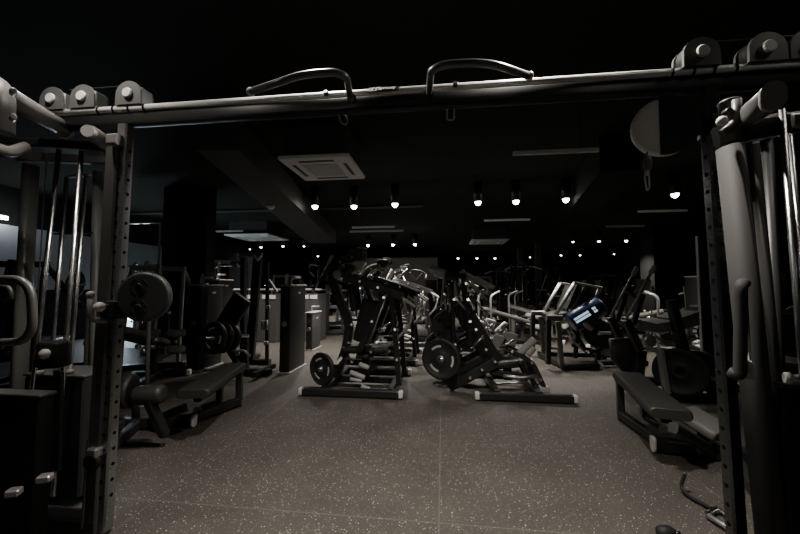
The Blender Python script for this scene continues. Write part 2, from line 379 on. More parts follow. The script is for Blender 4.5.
for pts, lab in (([(349.5, 94), (347, 77), (335, 72), (302, 74.5), (250, 92)], 'left'), ([(429, 93), (431, 70), (444, 64.5), (488, 62), (530, 76.5)], 'right')):
    P = [on(x, y, 2.255) for x, y in pts]; P[0].y = min(P[0].y, YB-.02)
    h = B().tube(P, .0165, 14, .1).build('pull_up_handle', 'handle_coat', beam)
    d = (P[-1]-P[-2]).normalized()
    B().lathe(P[-1], d, [(.02, -.012), (.021, 0), (.016, .008)], 14).build('end_cap', 'brushed_steel', h)
    B().disc((P[0].x, YB-.03, 2.255), (0, 1, 0), .024, .02, 14).build('mount', 'black_coat', h)
def carabiner(pts, Y, name, par, r=.0045):
    return B().tube([at(x, y, Y) for x, y in pts], r, 8, .012, True).build(name, 'brushed_steel', par)
B().bar(at(340, 104, YB), at(340, 110, YB), .02, .02).build('hook_lug', 'black_coat', beam)
carabiner([(337, 108), (342, 108.5), (348, 120), (346, 125), (341, 123)], YB, 'carabiner', beam)
B().bar(at(450, 100, YB), at(450, 105, YB), .02, .02).build('hook_lug', 'black_coat', beam)
carabiner([(447, 103), (454.5, 103), (454, 120), (447, 120)], YB, 'carabiner', beam)
# name badge on the beam front
p0, p1 = at(369, 88.5, YB-.03), at(399, 88.5, YB-.03); bz = 2.289
badge = B().sweep([(p0.x, YB-.038, bz), (p1.x, YB-.038, bz)], rrect(.006, .034, .0025), up=(0, .55, 1)).build('badge', 'black_hole', beam)
cu = bpy.data.curves.new('badge_text', 'FONT'); cu.body = '( Gymmy'; cu.size = .032; cu.extrude = .001; cu.align_x = 'CENTER'; cu.align_y = 'CENTER'
cu.materials.append(M['cap_plastic'])
to = bpy.data.objects.new('badge_text', cu); COL.objects.link(to)
dg = bpy.context.evaluated_depsgraph_get(); me = bpy.data.meshes.new_from_object(to.evaluated_get(dg)); bpy.data.objects.remove(to)
to = bpy.data.objects.new('badge_lettering', me); COL.objects.link(to); to.parent = badge
to.location = V(((p0.x+p1.x)/2, YB-.0425, bz+.002))-parent_loc(badge); to.rotation_euler = (PI/2-.5, 0, 0); to.scale = (1.0, .9, 1)

# ---- left tower
p_ = on(40, 540); lt = thing('cable_tower', 'grey and black cable weight tower on the left with chrome guide rods', 'gym equipment', (at(60, 300, 1.8).x, 1.8, 0))
def ext(p, q, z):                      # carry the line p-q on down to height z
    return p+(q-p)*((z-p.z)/(q.z-p.z))
def post(par, tx, bx, Y, w, m, name, ztop=2.2, zb=0.02, sec=None, ty=150, by=450):
    p, q = at(tx, ty, Y), at(bx, by, Y)
    return B().sweep([ext(p, q, zb), ext(p, q, ztop)], sec or rect(w[0], w[1], .008), up=(0, 1, 0)).build(name, m, par), p, q
def perforated(par, tx, bx, Y, w, faces, ty=150, by=450, ztop=2.2, zb=.02, n=24, r=.009, m='post_steel'):
    p, q = at(tx, ty, Y), at(bx, by, Y); b_ = B()
    b_.sweep([ext(p, q, zb), ext(p, q, ztop)], rect(w[0], w[1], .008), up=(0, 1, 0)); b_.cur = 1
    for face in faces:
        for i in range(n): b_.disc(ext(p, q, .2+1.85*i/(n-1))+V(face), V(face), r, .004, 10, .0005)
    return b_.build('adjustment_post', [m, 'black_hole'], par)
perforated(lt, 125, 108.5, YB, (.06, .06), [(0, -.031, 0), (.031, 0, 0)])
post(lt, 115.5, 97.5, YB-.02, (.075, .055), 'mid_coat', 'front_column', 2.06, 0.02)
# two level arms at the top
a, b = on(6, 95, 2.2), on(64, 129.5, 2.2)
B().sweep([a, b], stad(.075, .095, 6)).build('top_arm', 'grey_coat', lt)
B().sweep([b-(b-a).normalized()*.0, b+(b-a).normalized()*.02], stad(.082, .102, 6)).build('end_cap', 'silver_coat', lt)
a, b = on(91, 133, 2.13), on(122, 153, 2.13)
B().sweep([a, b], stad(.06, .085, 6)).build('top_arm', 'grey_coat', lt)
B().sweep([a-(b-a).normalized()*.03, a], stad(.066, .03, 6)).build('end_cap', 'silver_coat', lt)
a, b = at(120, 140, YB-.06), at(114, 150, YB-.06); B().bar(a+V((-.06, 0, 0)), a, .05, .06).build('bracket', 'grey_coat', lt)
# outer front column with a rounded head
Yf = 1.36; p, q = at(2, 85, Yf), at(-4, 300, Yf)
zb_ = at(0, 132, Yf).z
B().sweep(rnd([ext(p, q, zb_), ext(p, q, 2.22), ext(p, q, 2.27)+V((-.12, 0, .02))], .1, 6), stad(.07, .1, 6), up=(0, 1, 0)).build('column_head', 'grey_coat', lt)
B().sweep([ext(p, q, .02)+V((-.1, 0, 0)), ext(p, q, zb_)+V((-.1, 0, 0))], stad(.06, .09, 6), up=(0, 1, 0)).build('outer_column', 'black_coat', lt)
for y in (92, 118):
    B().disc(at(13, y, Yf-.03), (1, -.6, 0), .012, .05, 12).build('bolt', 'brushed_steel', lt)
B().sweep(rnd([at(-20, 141, 1.5), at(8, 153, 1.6), at(26, 147, 1.75)], .06), stad(.045, .06, 6)).build('cross_brace', 'grey_coat', lt)
B().sweep([at(-6, 150, 2.2), at(36, 155, 2.2)], stad(.07, .1, 6)).build('cross_brace', 'grey_coat', lt)
post(lt, 31.5, 18, 2.3, None, 'grey_coat', 'rear_column', 2.22, .02, stad(.065, .105, 6), 160, 400)
post(lt, 100, 95, 2.45, None, 'disc_grey', 'rear_column', 2.2, .02, stad(.06, .1, 6), 170, 400)
post(lt, 111, 103, 2.2, None, 'grey_coat', 'rear_column', 2.16, .02, stad(.045, .06, 6), 160, 400)
B().bar(at(20, 157, 2.28), at(115, 160, 2.28), .05, .07).build('top_plate', 'grey_coat', lt)
B().bar(at(-10, 142, 1.85), at(110, 150, 1.85), .12, .05).build('top_plate', 'black_coat', lt)
for (tx, ty, bx, by, Y) in ((59, 150, 34, 374, 1.78), (67, 176, 52, 352, 2.05), (81.5, 150, 65.5, 345, 1.82), (86, 176, 70.5, 362, 2.05)):
    p, q = at(tx, ty, Y), at(bx, by, Y)
    B().tube([ext(p, q, .12), ext(p, q, 2.1 if ty < 160 else p.z)], .0125, 14).build('guide_rod', 'chrome', lt)
for (x, Y) in ((46.5, 1.95), (27, 2.6)):
    p, q = at(x, 160, Y), at(x-14, 380, Y); B().tube([ext(p, q, .4), ext(p, q, 2.15)], .004, 6).build('cable', 'steel_cable', lt)
B().bar(at(66, 177, 2.05), at(90, 175, 2.05), .03, .012).build('rod_bracket', 'grey_coat', lt)
B().bar(at(55, 234, 2.2), at(92, 233, 2.2), .02, .012).build('rod_bracket', 'dark_coat', lt)
# weight stacks and shrouds
def wbox(par, x0, x1, ytop, Ya, Yb, zb, name, m, lip=None):
    a_, b_ = at(x0, ytop, Ya), at(x1, ytop, Ya)
    o_ = B().box(((a_.x+b_.x)/2, (Ya+Yb)/2, (a_.z+zb)/2), (b_.x-a_.x, Yb-Ya, a_.z-zb), 0, .01).build(name, m, par)
    if lip: B().box(((a_.x+b_.x)/2, (Ya+Yb)/2, a_.z+.008), (b_.x-a_.x+.01, Yb-Ya+.01, .016), 0, .004).build('top_cover', lip, par)
    return o_, a_.z
wbox(lt, -60, 40, 394, 1.5, 1.57, .05, 'stack_shroud', 'rubber', 'mid_coat')
wbox(lt, 24, 84, 376, 1.92, 2.16, .05, 'stack_shroud', 'rubber', 'mid_coat')
# selector heads
a = at(54, 354, 1.74); o = B().box(a, (.13, .1, .14), 0, .015).build('carriage_head', 'rubber', lt)
B().lathe(at(45, 354, 1.68), (0, -1, 0), [(.006, -.03), (.024, -.01), (.028, .005), (.02, .018), (.004, .022)], 18).build('selector_knob', 'cap_plastic', lt)
a = at(58, 400, 1.72); B().bar(at(59, 372, 1.74), at(56, 470, 1.74), .05, .02, (0, 1, 0)).build('selector_strip', 'dark_coat', lt)
for x, y in ((40, 373), (57, 372), (70, 372)):
    B().lathe(at(x, y, 1.76), (0, 0, 1), [(.016, -.012), (.018, 0), (.016, .012)], 12).build('rod_collar', 'grip', lt)
# big loop handle at the near left
P = [at(x, y, 1.2) for x, y in ((-60, 279), (31, 279), (33.5, 341), (-60, 346))]
B().tube(P, .0155, 14, .09).build('loop_handle', 'mid_coat', lt)
P = [at(x, y, 1.35) for x, y in ((-40, 287), (10, 287), (11, 299), (-40, 300))]
B().tube(P, .01, 10, .03).build('inner_handle', 'dark_coat', lt)
# J hook on the post
Yj = YB-.09
B().tube([at(90.5, 295, Yj), at(90.5, 320, Yj), at(109, 321, YB-.03)], .016, 12, .04).build('pin_hook', 'grey_coat', lt)
B().ball(at(90.5, 294.5, Yj), .019).build('hook_cap', 'grip', lt)
B().ball(at(99.5, 307, Yj), .026, 16).build('lock_knob', 'cap_plastic', lt)
B().bar(at(99, 309, Yj+.02), at(120, 307, YB), .03, .05).build('knob_stem', 'rubber', lt)
# adjustable pulley head: round double-pulley disc on a swivel arm
def pulley_head(par, cx_, cy_, Y, r, nrm, side, mdisc, arm_to, split=None):
    c = at(cx_, cy_, Y); n = V(nrm).normalized(); rt = n.cross(V((0, 0, 1))).normalized()*-1
    d = B().lathe(c, n, [(r*.9, -.03), (r, -.02), (r, .008), (r*.96, .016), (r*.9, .018)], 40).build('pulley_disc', mdisc, par)
    for k in (1, -1):
        cc = c+rt*side*r*.16+V((0, 0, 1))*k*r*.42+n*.018
        B().lathe(cc, n, [(.004, 0), (.014, .006), (.018, .0)], 16).build('axle_bolt', 'black_coat', d)
        for a0 in (0, PI/2, PI, 1.5*PI):
            rr = r*.3; up_ = V((0, 0, 1))
            arc = [cc+(rt*math.cos(a0+.25+t_*.9)+up_*math.sin(a0+.25+t_*.9))*rr for t_ in (0, .33, .66, 1)]
            B().sweep(arc, rect(.009, .004), n).build('slot', 'black_coat', d)
    B().bar(c-n*.03, at(*arm_to[:2], arm_to[2]), .045, .05).build('swivel_arm', 'rubber', par)
    return d, c, rt, n
pulley_head(lt, 144.5, 297, YB-.02, .132, (.25, -1, 0), -1, 'disc_dark', (114, 309, YB))
B().box(at(115, 309, YB), (.1, .1, .1), 0, .01).build('carriage', 'rubber', lt)
# low pulley, base rails
a = at(95, 452, YB-.05); B().box(a, (.06, .05, .05), 0, .008).build('low_pulley_bracket', 'brushed_steel', lt)
B().disc(at(92, 462, YB-.06), (0, 1, 0), .045, .03, 20).build('low_pulley', 'rubber', lt)
B().tube([at(88, 440, YB-.06), at(82, 528, YB-.06)], .006, 8).build('cable', 'steel_cable', lt)
B().bar((at(103, 500, YB).x, YB, .05), (at(-60, 500, YB).x, YB, .05), .1, .09).build('base_rail', 'black_coat', lt)
B().bar((at(-60, 500, 1.4).x, 1.36, .05), (at(103, 500, YB).x, 1.36, .05), .08, .09).build('base_rail', 'black_coat', lt)
for x, y in ((45, 478), (14, 492)):
    B().box(at(x, y, 1.35), (.05, .04, .03), .4, .006).build('foot_bracket', 'brushed_steel', lt)

# ---- right tower
rt_ = thing('cable_tower', 'dark cable weight tower on the right with a fat grey column and tall grip', 'gym equipment', (at(760, 300, 1.5).x, 1.5, 0))
perforated(rt_, 714, 733, YB, (.055, .06), [(0, -.031, 0), (-.028, 0, 0)], 190, 480, m='dark_post')
YR = 1.47
def colr(tx, ty, bx, by, Y, w, h, m, ztop, name):
    p, q = at(tx, ty, Y), at(bx, by, Y)
    return B().sweep([ext(p, q, .02), ext(p, q, ztop)], stad(w, h, 6), up=(0, 1, 0)).build(name, m, rt_)
zt = at(733, 147, YR).z
colr(730, 147, 744, 280, YR, .066, .1, 'matte_column', zt, 'front_column')
colr(745, 147, 757.5, 280, YR+.02, .05, .1, 'matte_column', zt, 'front_column')
B().lathe(at(731, 121, YR-.01), (0, 0, 1), [(.034, -.085), (.036, .07), (.038, .072), (.03, .08)], 20).build('column_head', 'mid_coat', rt_)
B().tube([at(737, 100, YR-.06), at(737, 122, YR-.06), at(722, 134, YR-.05)], .016, 12, .05).build('head_hook', 'mid_coat', rt_)
B().ball(at(722, 121, YR-.07), .018, 14).build('lock_knob', 'cap_plastic', rt_)
B().disc(at(727, 112, YR-.05), (0, 1, 0), .012, .03, 12).build('bolt', 'black_coat', rt_)
a, b = on(742, 120, 2.02), on(780, 88, 2.02)
B().sweep([at(741, 121, YR), at(771, 98, 1.22)], stad(.055, .085, 6)).build('top_arm', 'mid_coat', rt_)
B().sweep([at(771, 98, 1.22), at(774, 95, 1.2)], stad(.061, .091, 6)).build('end_cap', 'grey_coat', rt_)
B().bar(at(720, 136, YR), at(800, 122, YR+.1), .06, .08).build('top_plate', 'black_coat', rt_)
B().bar(at(745, 127, 1.9), at(785, 120, 1.9), .05, .07).build('top_plate', 'grey_coat', rt_)
B().tube([at(730, 372, YR-.06), at(728+12, 376, YR-.085), at(741, 284, YR-.085), at(745, 283, YR-.02)], .019, 14, .03).build('tall_grip', 'matte_column', rt_)
B().lathe(at(749, 370, YR-.08), (0, 0, 1), [(.012, -.03), (.014, 0), (.012, .03)], 12).build('grip_end', 'grip', rt_)
B().tube([at(745, 284, YR-.07), at(749, 366, YR-.07)], .007, 10).build('grip_rail', 'brushed_steel', rt_)
for (tx, ty, bx, by, Y, r) in ((785, 150, 797, 300, 1.5, .011), (791, 150, 806, 300, 1.62, .011)):
    p, q = at(tx, ty, Y), at(bx, by, Y); B().tube([ext(p, q, .2), ext(p, q, 1.98)], r, 14).build('guide_rod', 'chrome', rt_)
B().box(at(789, 124, 1.55), (.05, .08, .06), 0, .01).build('rod_bracket', 'brushed_steel', rt_)
colr(764, 160, 771, 300, 1.95, .05, .09, 'dark_coat', 2.1, 'rear_column')
wbox(rt_, 782, 900, 388, 1.42, 1.49, .05, 'stack_shroud', 'rubber', 'mid_coat')
B().tube([at(788, 378, 1.38), at(806, 378, 1.38)], .012, 12).build('selector_pin', 'brushed_steel', rt_)
B().disc(at(788, 378, 1.38), (1, -.4, 0), .02, .02, 14).build('pin_cap', 'grip', rt_)
d, c, rt2, n = pulley_head(rt_, 664, 127, YB-.03, .131, (-.15, -1, 0), 1, 'cap_plastic', (716, 128, YB))  # pale disc colour stands in for the light on its left side
B().box(at(714, 128, YB), (.09, .1, .1), 0, .01).build('carriage', 'rubber', rt_)
# dark sheet standing in for shade on the right two thirds of the disc
arc = [c+n*.012+(rt2*math.cos(t_)+V((0, 0, 1))*math.sin(t_))*.134 for t_ in [(-1.75+3.5*i/20) for i in range(21)]]
B().prism(arc, n*.014).build('disc_shade', 'rubber', d)
# cable stopper and snap hook hanging from the disc
a, b = at(646, 157, YB-.06), at(647, 168, YB-.06)
st = B().lathe(at(647.5, 163, YB-.06), (0, 0, 1), [(.012, -.032), (.017, -.026), (.019, .01), (.014, .028), (.006, .034)], 16).build('cable_stopper', 'pulley_grey', rt_)
B().lathe(at(647, 172, YB-.06), (0, 0, 1), [(.008, -.014), (.01, -.01), (.01, .01), (.006, .014)], 12).build('swivel', 'brushed_steel', rt_)
B().tube([at(x, y, YB-.06) for x, y in ((644.5, 175), (649, 175), (649.5, 188), (647, 191), (646, 186))], .004, 8, .01, True).build('snap_hook', 'brushed_steel', rt_)
B().tube([at(647, 152, YB-.05), at(647, 160, YB-.06)], .004, 6).build('cable', 'steel_cable', rt_)
px_ = at(734, 530, YB).x
B().bar((px_, YB, .05), (px_+.9, YB, .05), .1, .09).build('base_rail', 'black_coat', rt_)
B().bar((px_+.05, YR, .05), (px_+.9, YR, .05), .1, .09).build('base_rail', 'black_coat', rt_)

# ------------------------------------------------------------------ weight plates
def plate(c, ax, r, label, t=.045, group='weight plates loaded on the machines', marks=True, kind='weight_plate', m='plate_rubber'):
    c = V(c); ax = V(ax).normalized()
    root = thing(kind, label, 'weight plate', c, 0, group)
    B().lathe(c, ax, [(r*.86, -t*.5), (r*.95, -t*.5), (r, -t*.3), (r, t*.3), (r*.95, t*.5), (r*.86, t*.5), (r*.8, t*.2), (r*.36, t*.2), (r*.3, t*.42), (r*.14, t*.42), (r*.14, -t*.42), (r*.3, -t*.42), (r*.36, -t*.2), (r*.8, -t*.2), (r*.86, -t*.5)], 40).build('disc', m, root)
    if marks:
        a = ax.cross(V((0, 0, 1)))
        a = a.normalized() if a.length > .1 else V((1, 0, 0)); b = ax.cross(a)
        for k in range(3):
            arc = [c+ax*t*.24+(a*math.cos(u)+b*math.sin(u))*r*.62 for u in [k*2*PI/3+.5+.85*j/6 for j in range(7)]]
            B().sweep(arc, rect(r*.1, t*.14), ax, smooth=False).build('grip_mark', 'white_mark', root, label='pale raised grip mark')
        B().lathe(c, ax, [(r*.15, t*.4), (r*.2, t*.47), (r*.13, t*.5)], 20).build('hub_ring', 'brushed_steel', root)
    return root

# ------------------------------------------------------------------ press machine, side on, left of the aisle
def foot_caps(par, *pts):
    for p in pts: B().box(p, (.085, .085, .085), 0, .014).build('end_cap', 'cap_plastic', par, label='pale plastic end cap')
def machine_a(S, label, detail=True, plates=None):
    S = V(S); A = lambda x, y, Y=4.7: at(x, y, Y)+S
    x0, x1 = at(303, 393, 4.15).x+S.x, at(399, 394, 4.15).x+S.x; yn, yf, yc = 4.15+S.y, 5.25+S.y, 4.7+S.y
    t = thing('lever_press_machine', label, 'gym machine', ((x0+x1)/2, yc, 0), 0, 'plate loaded lever machines')
    bx = lambda *a, **k: B()
    # base
    for y in (yn, yf):
        B().bar((x0, y, .055), (x1, y, .055), .09, .09).build('base_bar', 'black_coat', t)
        foot_caps(t, (x0-.005, y, .055), (x1+.005, y, .055))
        for x in (x0+.06, x1-.06): B().disc((x, y, .006), (0, 0, 1), .035, .012, 14).build('rubber_foot', 'rubber', t)
    xa, xb = x0+.25, x1-.1
    for x in (xa, xb): B().bar((x, yn, .075), (x, yf, .075), .08, .07).build('cross_bar', 'black_coat', t)
    B().bar((xa, yc, .075), (xb, yc, .075), .1, .08).build('spine', 'black_coat', t)
    # arched main frame
    B().sweep(rnd([A(366, 256), A(339, 261), A(331, 274), A(337, 296), A(350, 322), A(347, 345), A(338, 372), V((A(334, 390).x, yc, .1))], .18, 7), rect(.1, .13), up=(0, 1, 0)).build('arched_frame', 'hood_coat', t)
    hd = B().box(A(358, 256), (.2, .34, .15), 0, .03).build('head_block', 'hood_coat', t)
    B().box(A(362, 248.5), (.11, .2, .02), 0, .006).build('head_cover', 'grip', hd)
    B().pad(A(341, 276), A(353, 266), .3, .08, r=.04).build('shoulder_pad', 'upholstery', t)
    # levers
    for k, y in ((-1, 4.38), (1, 5.02)):
        p, q = A(338, 275, y), A(403, 297, y)
        if k > 0: p, q = A(338, 275, 4.38), A(403, 297, 4.38); p.y = q.y = y+S.y
        lv = B().sweep([p, p.lerp(q, .5)+V((0, 0, .015)), q], rect(.055, .1), up=(0, 0, 1)).build('lever_arm', 'hood_coat', t)
        B().disc(p, (0, 1, 0), .06, .08, 20).build('pivot', 'brushed_steel', lv)
        h = q+V((-.05, k*.0, 0))
        B().capsule(h+V((.02, 0, 0)), h+V((.2, 0, -.12)), .02).build('hand_grip', 'grip', lv)
        B().tube([h, h+V((.06, k*.07, -.01)), h+V((.1, k*.07, -.2))], .014, 10).build('handle_bar', 'brushed_steel', lv)
        # hanging pads and A frame
        r0, r1 = A(387, 292, 4.38), A(360, 350, 4.38); r0.y = r1.y = y+.02*k+S.y
        B().bar(r0, r1, .06, .08).build('brace', 'black_coat', t)
        r0, r1 = A(387.5, 294, 4.38), A(368, 347, 4.38); r0.y = r1.y = y-.05+S.y
        B().tube([r0, r1], .011, 10).build('gas_rod', 'brushed_steel', t)
        r0, r1 = A(391, 296, 4.38), A(396, 345, 4.38); r2 = V((A(399, 392, 4.38).x, 0, .1)); r0.y = r1.y = r2.y = y+S.y
        B().bars([r0, r1, r2], .06, .07, .15, up=(0, 1, 0)).build('front_upright', 'black_coat', t)
        r0, r1 = A(347, 284, 4.4), A(351, 312, 4.4); r0.y = r1.y = y*.4+4.7*.6+S.y
        B().pad(r0, r1, .09, .07, up=(0, 1, 0)).build('thigh_pad', 'upholstery', t)
        # plate horn
        c = A(331, 367.5, 4.36); c.y = 4.7+S.y+k*.3
        B().tube([c+V((.04, -k*.05, .0)), c+V((-.12, k*.16, 0))], .024, 14).build('plate_horn', 'chrome', t)
        B().bar(c+V((.05, -k*.02, .0)), V((A(346, 375).x, yc, c.z+.1)), .06, .06).build('horn_bracket', 'black_coat', t)
    for x, y, Y in ((346, 300, 4.6), (352, 325, 4.6), (349, 343, 4.6), (340, 262, 4.55), (352, 258, 4.55), (384, 298, 4.34), (372, 322, 4.34), (395, 330, 4.34), (397, 360, 4.34), (342, 279, 4.34), (360, 282, 4.34), (378, 288, 4.34), (371, 352, 4.5), (352, 362, 4.4), (327, 380, 4.3)):  # chrome studs added to give the dark frame glints
        B().disc(A(x, y, Y), (0, -1, .3), .02, .05, 10).build('glint_stud', 'chrome', t)
    for x0, y0, x1, y1, Y in ((372, 283, 376, 300, 4.9), (362, 290, 366, 312, 5.0), (352, 283, 360, 276, 4.5), (376, 330, 392, 322, 4.9), (356, 310, 362, 340, 5.05), (380, 275, 392, 262, 5.1)):  # thin chrome rods, also put in for glints
        B().tube([A(x0, y0, Y), A(x1, y1, Y)], .014, 10).build('glint_rod', 'chrome', t)
    # seat and back
    s = B().pad(A(344, 348.5), A(387, 348.5), .36, .085, r=.035).build('seat', 'upholstery', t)
    B().bar(A(366, 353), V((A(366, 353).x, yc, .1)), .1, .12, up=(0, 1, 0)).build('seat_post', 'black_coat', t)
    B().pad(A(357, 356, 4.5), A(369, 356, 4.5), .14, .06).build('knee_pad', 'upholstery', t)
    B().pad(A(372, 300), A(362, 342), .26, .08, up=(0, 1, 0)).build('back_pad', 'upholstery', t)
    # stacked foot grips at the near side
    for i, ((x, y), (u, v)) in enumerate((((359, 364), (369, 368)), ((350, 372), (365, 378)), ((350, 379), (362, 381)), ((361, 386), (370, 389)))):
        B().capsule(A(x, y, 4.42), A(u, v, 4.42), .032 if i < 2 else .024).build('foot_roller', 'grip', t)
    B().bar(A(352, 378, 4.5), A(376, 366, 4.5), .05, .08).build('roller_bracket', 'black_coat', t)
    B().tube([A(384, 349, 4.45), A(398, 338, 4.45), A(410, 325, 4.45), A(413, 306, 4.45)], .018, 12, .08).build('side_handle', 'silver_coat', t)
    for y in (4.4, 5.0):
        r0, r1 = A(313, 291, 4.4), A(331, 258, 4.4); r0.y = r1.y = y+S.y
        g = B().tube([r0, r1], .014, 10).build('upper_bar', 'brushed_steel', t)
        B().capsule(r1-(r1-r0)*.15, r1+(r1-r0)*.08, .022).build('hand_grip', 'grip', g); B().ball(r0, .03).build('bar_end', 'brushed_steel', g)
        r2 = A(334, 285, 4.4); r2.y = y+S.y; B().bar(r0.lerp(r1, .35), r2, .04, .05).build('bar_bracket', 'black_coat', t)
    if plates:
        c = A(331, 367.5, 4.36); c.y = 4.7+S.y-.3
        plate(c+V((-.09, -.12, 0)), (-.45, -.9, 0), .2, plates)
    return t
machine_a((0, 0, 0), 'tall black plate loaded lever machine with an arched frame, nearest left of the aisle', plates='black weight plate with pale marks low on the left of the nearest arched lever machine')
machine_a((.06, 1.75, 0), 'arched lever machine directly behind the nearest one left of the aisle')
machine_a((.25, 3.6, 0), 'third arched lever machine in the row left of the aisle, farthest back')

# ------------------------------------------------------------------ incline press machine right of the aisle
def machine_b(S, label, plates=None):
    S = V(S); A = lambda x, y, Y=4.8: at(x, y, Y)+S
    x0, x1 = on(479, 400).x+S.x, on(571, 402).x+S.x; yn, yf, yc = 4.22+S.y, 5.3+S.y, 4.78+S.y
    t = thing('incline_press_machine', label, 'gym machine', ((x0+x1)/2-.2, yc, 0), 0, 'plate loaded incline machines')
    B().bar((x0, yn, .055), (x1, yn, .055), .09, .09).build('base_bar', 'black_coat', t)
    foot_caps(t, (x0-.005, yn, .055), (x1+.005, yn, .055))
    for x in (x0+.05, x1-.05): B().disc((x, yn, .006), (0, 0, 1), .035, .012, 14).build('rubber_foot', 'rubber', t)
    B().bar((x0-.3, yf, .055), (x1-.2, yf, .055), .09, .09).build('base_bar', 'black_coat', t); foot_caps(t, (x0-.3, yf, .055), (x1-.2, yf, .055))
    B().bar((x0+.2, yn, .08), (x0+.2, yf, .08), .08, .07).build('cross_bar', 'black_coat', t)
    B().bar((x1-.35, yn, .08), (x1-.35, yf, .08), .08, .07).build('cross_bar', 'black_coat', t)
    for k, y in ((-1, 4.55), (1, 5.02)):
        def Z(x, yy): q = A(x, yy, 4.55); q.y = y+S.y; return q
        g = Z(449, 392); g.z = max(g.z, .05)
        B().bar(g, Z(497, 362), .06, .12).build('incline_rail', 'dark_coat', t)
        B().bar(Z(443, 380), Z(482, 359), .05, .08).build('incline_rail', 'black_coat', t)
        B().bars([Z(508, 350), Z(532, 361), Z(546, 392)], .055, .075, .1, up=(0, 1, 0)).build('leg_frame', 'dark_coat', t)
        B().bar(Z(521, 362), Z(541, 394), .05, .07, (0, 1, 0)).build('leg_frame', 'black_coat', t)
        e = Z(544, 394); e.z = max(e.z, .06); B().box(e, (.12, .08, .08), 0, .015).build('foot_block', 'grip', t)
        # press arms
        p, q = Z(463, 271.5), Z(494, 288)
        a_ = B().tube([p, p.lerp(q, .3), q], .016, 12).build('press_arm', 'brushed_steel', t)
        B().capsule(p.lerp(q, .4), q, .03).build('hand_grip', 'grip', a_)
        B().tube([p, Z(487, 300)], .012, 10).build('press_link', 'brushed_steel', t)
        B().ball(p, .028).build('joint', 'brushed_steel', t); B().ball(Z(487, 292), .035).build('joint', 'brushed_steel', t)
        B().bar(Z(464, 274), Z(470, 345), .04, .05, (0, 1, 0)).build('upright', 'black_coat', t)
        B().bar(Z(452, 285), Z(455, 388), .05, .07, (0, 1, 0)).build('upright', 'black_coat', t)
        B().capsule(Z(430, 268), Z(445, 273), .04).build('shoulder_roller', 'grip', t)
        B().bar(Z(444, 273), Z(464, 276), .04, .05).build('roller_arm', 'black_coat', t)
        c = Z(446, 356); c.y = 4.78+S.y+k*.36
        B().tube([c+V((.1, -k*.12, 0)), c+V((-.08, k*.1, 0))], .024, 14).build('plate_horn', 'chrome', t)
        B().bar(c+V((.08, -k*.08, 0)), Z(464, 364), .06, .06).build('horn_bracket', 'black_coat', t)
    for x, y, Y in ((466, 284, 4.5), (468, 300, 4.5), (470, 322, 4.5), (455, 345, 4.5), (476, 330, 4.65), (486, 350, 4.65), (470, 378, 4.5), (482, 370, 4.5), (512, 352, 4.5), (532, 363, 4.5), (540, 380, 4.5), (495, 362, 4.5), (454, 300, 4.5), (500, 330, 4.9), (478, 318, 4.9)):  # added chrome studs that catch glints
        B().disc(A(x, y, Y), (0, -1, .3), .02, .05, 10).build('glint_stud', 'chrome', t)
    for x0, y0, x1, y1, Y in ((445, 295, 446, 310, 5.0), (452, 292, 450, 312, 5.0), (468, 292, 470, 312, 5.0), (476, 300, 488, 318, 5.0), (484, 320, 496, 334, 5.0), (500, 348, 514, 340, 4.9), (474, 345, 484, 336, 4.6)):  # added chrome rods that catch glints
        B().tube([A(x0, y0, Y), A(x1, y1, Y)], .016, 10).build('glint_rod', 'chrome', t)
    B().prism([A(433, 318, 5.1), A(445, 309, 5.1), A(455, 316, 5.1), A(454, 340, 5.1), A(437, 341, 5.1), A(431, 330, 5.1)], (0, .06, 0)).build('side_shield', 'counter_grey', t)
    for x, y in ((440, 320), (448, 327), (439, 333)):
        B().disc(A(x, y, 5.09), (0, 1, 0), .03, .03, 16).build('shield_bolt', 'black_coat', t)
    B().pad(A(459, 303), A(498, 370), .24, .075, up=(0, 1, 0)).build('back_pad', 'upholstery', t)
    B().bar(A(459, 303.5)+V((-.02, -.1, .04)), A(470, 317)+V((-.02, -.1, .06)), .05, .03).build('pad_edge', 'grip', t)
    B().pad(A(492, 364), A(522, 361), .34, .09).build('seat', 'upholstery', t)
    B().bar(A(507, 368), V((A(507, 368).x, yc, .1)), .1, .1, (0, 1, 0)).build('seat_post', 'black_coat', t)
    for (a, b) in (((535, 339), (519, 354)), ((534, 347), (527, 355))):
        o = A(*a, 4.6); e = A(*b, 4.6); B().capsule(o, e, .045).build('ankle_roller', 'grip', t)
    for (x, y, dx) in ((483, 342, -.03), (500, 343, .02), (509, 340, .03)):
        c = A(x, y, 5.05); B().pad(c-V((dx, 0, .1)), c+V((dx, 0, .1)), .2, .07, up=(0, 1, 0)).build('side_pad', 'grip', t)
    B().tube([A(503, 376, 4.5), A(520, 378, 4.5), A(538, 376, 4.5)], .022, 10).build('foot_bar', 'brushed_steel', t)
    B().tube([A(486, 384, 4.9), A(520, 383, 4.9), A(545, 384, 4.9)], .014, 10).build('tie_rod', 'brushed_steel', t)
    B().bar(A(490, 372, 4.6), A(528, 377, 4.6), .06, .07).build('lower_link', 'dark_coat', t)
    if plates:
        c = A(446, 356, 4.55); c.y = 4.78+S.y-.36
        plate(c+V((-.06, -.06, -.0)), (-.35, -.95, 0), .245, plates[0])
        c.y = 4.78+S.y+.36; plate(c+V((-.06, .08, 0)), (-.35, .95, 0), .245, plates[1], marks=False)
    return t
machine_b((0, 0, 0), 'black incline press machine with a slanted back pad, nearest right of the aisle',
          ('big black weight plate with pale marks, left end of the nearest incline press', 'big plain weight plate just behind the marked plate of the nearest incline press'))
machine_b((.0, 2.0, 0), 'incline press machine directly behind the nearest one right of the aisle')

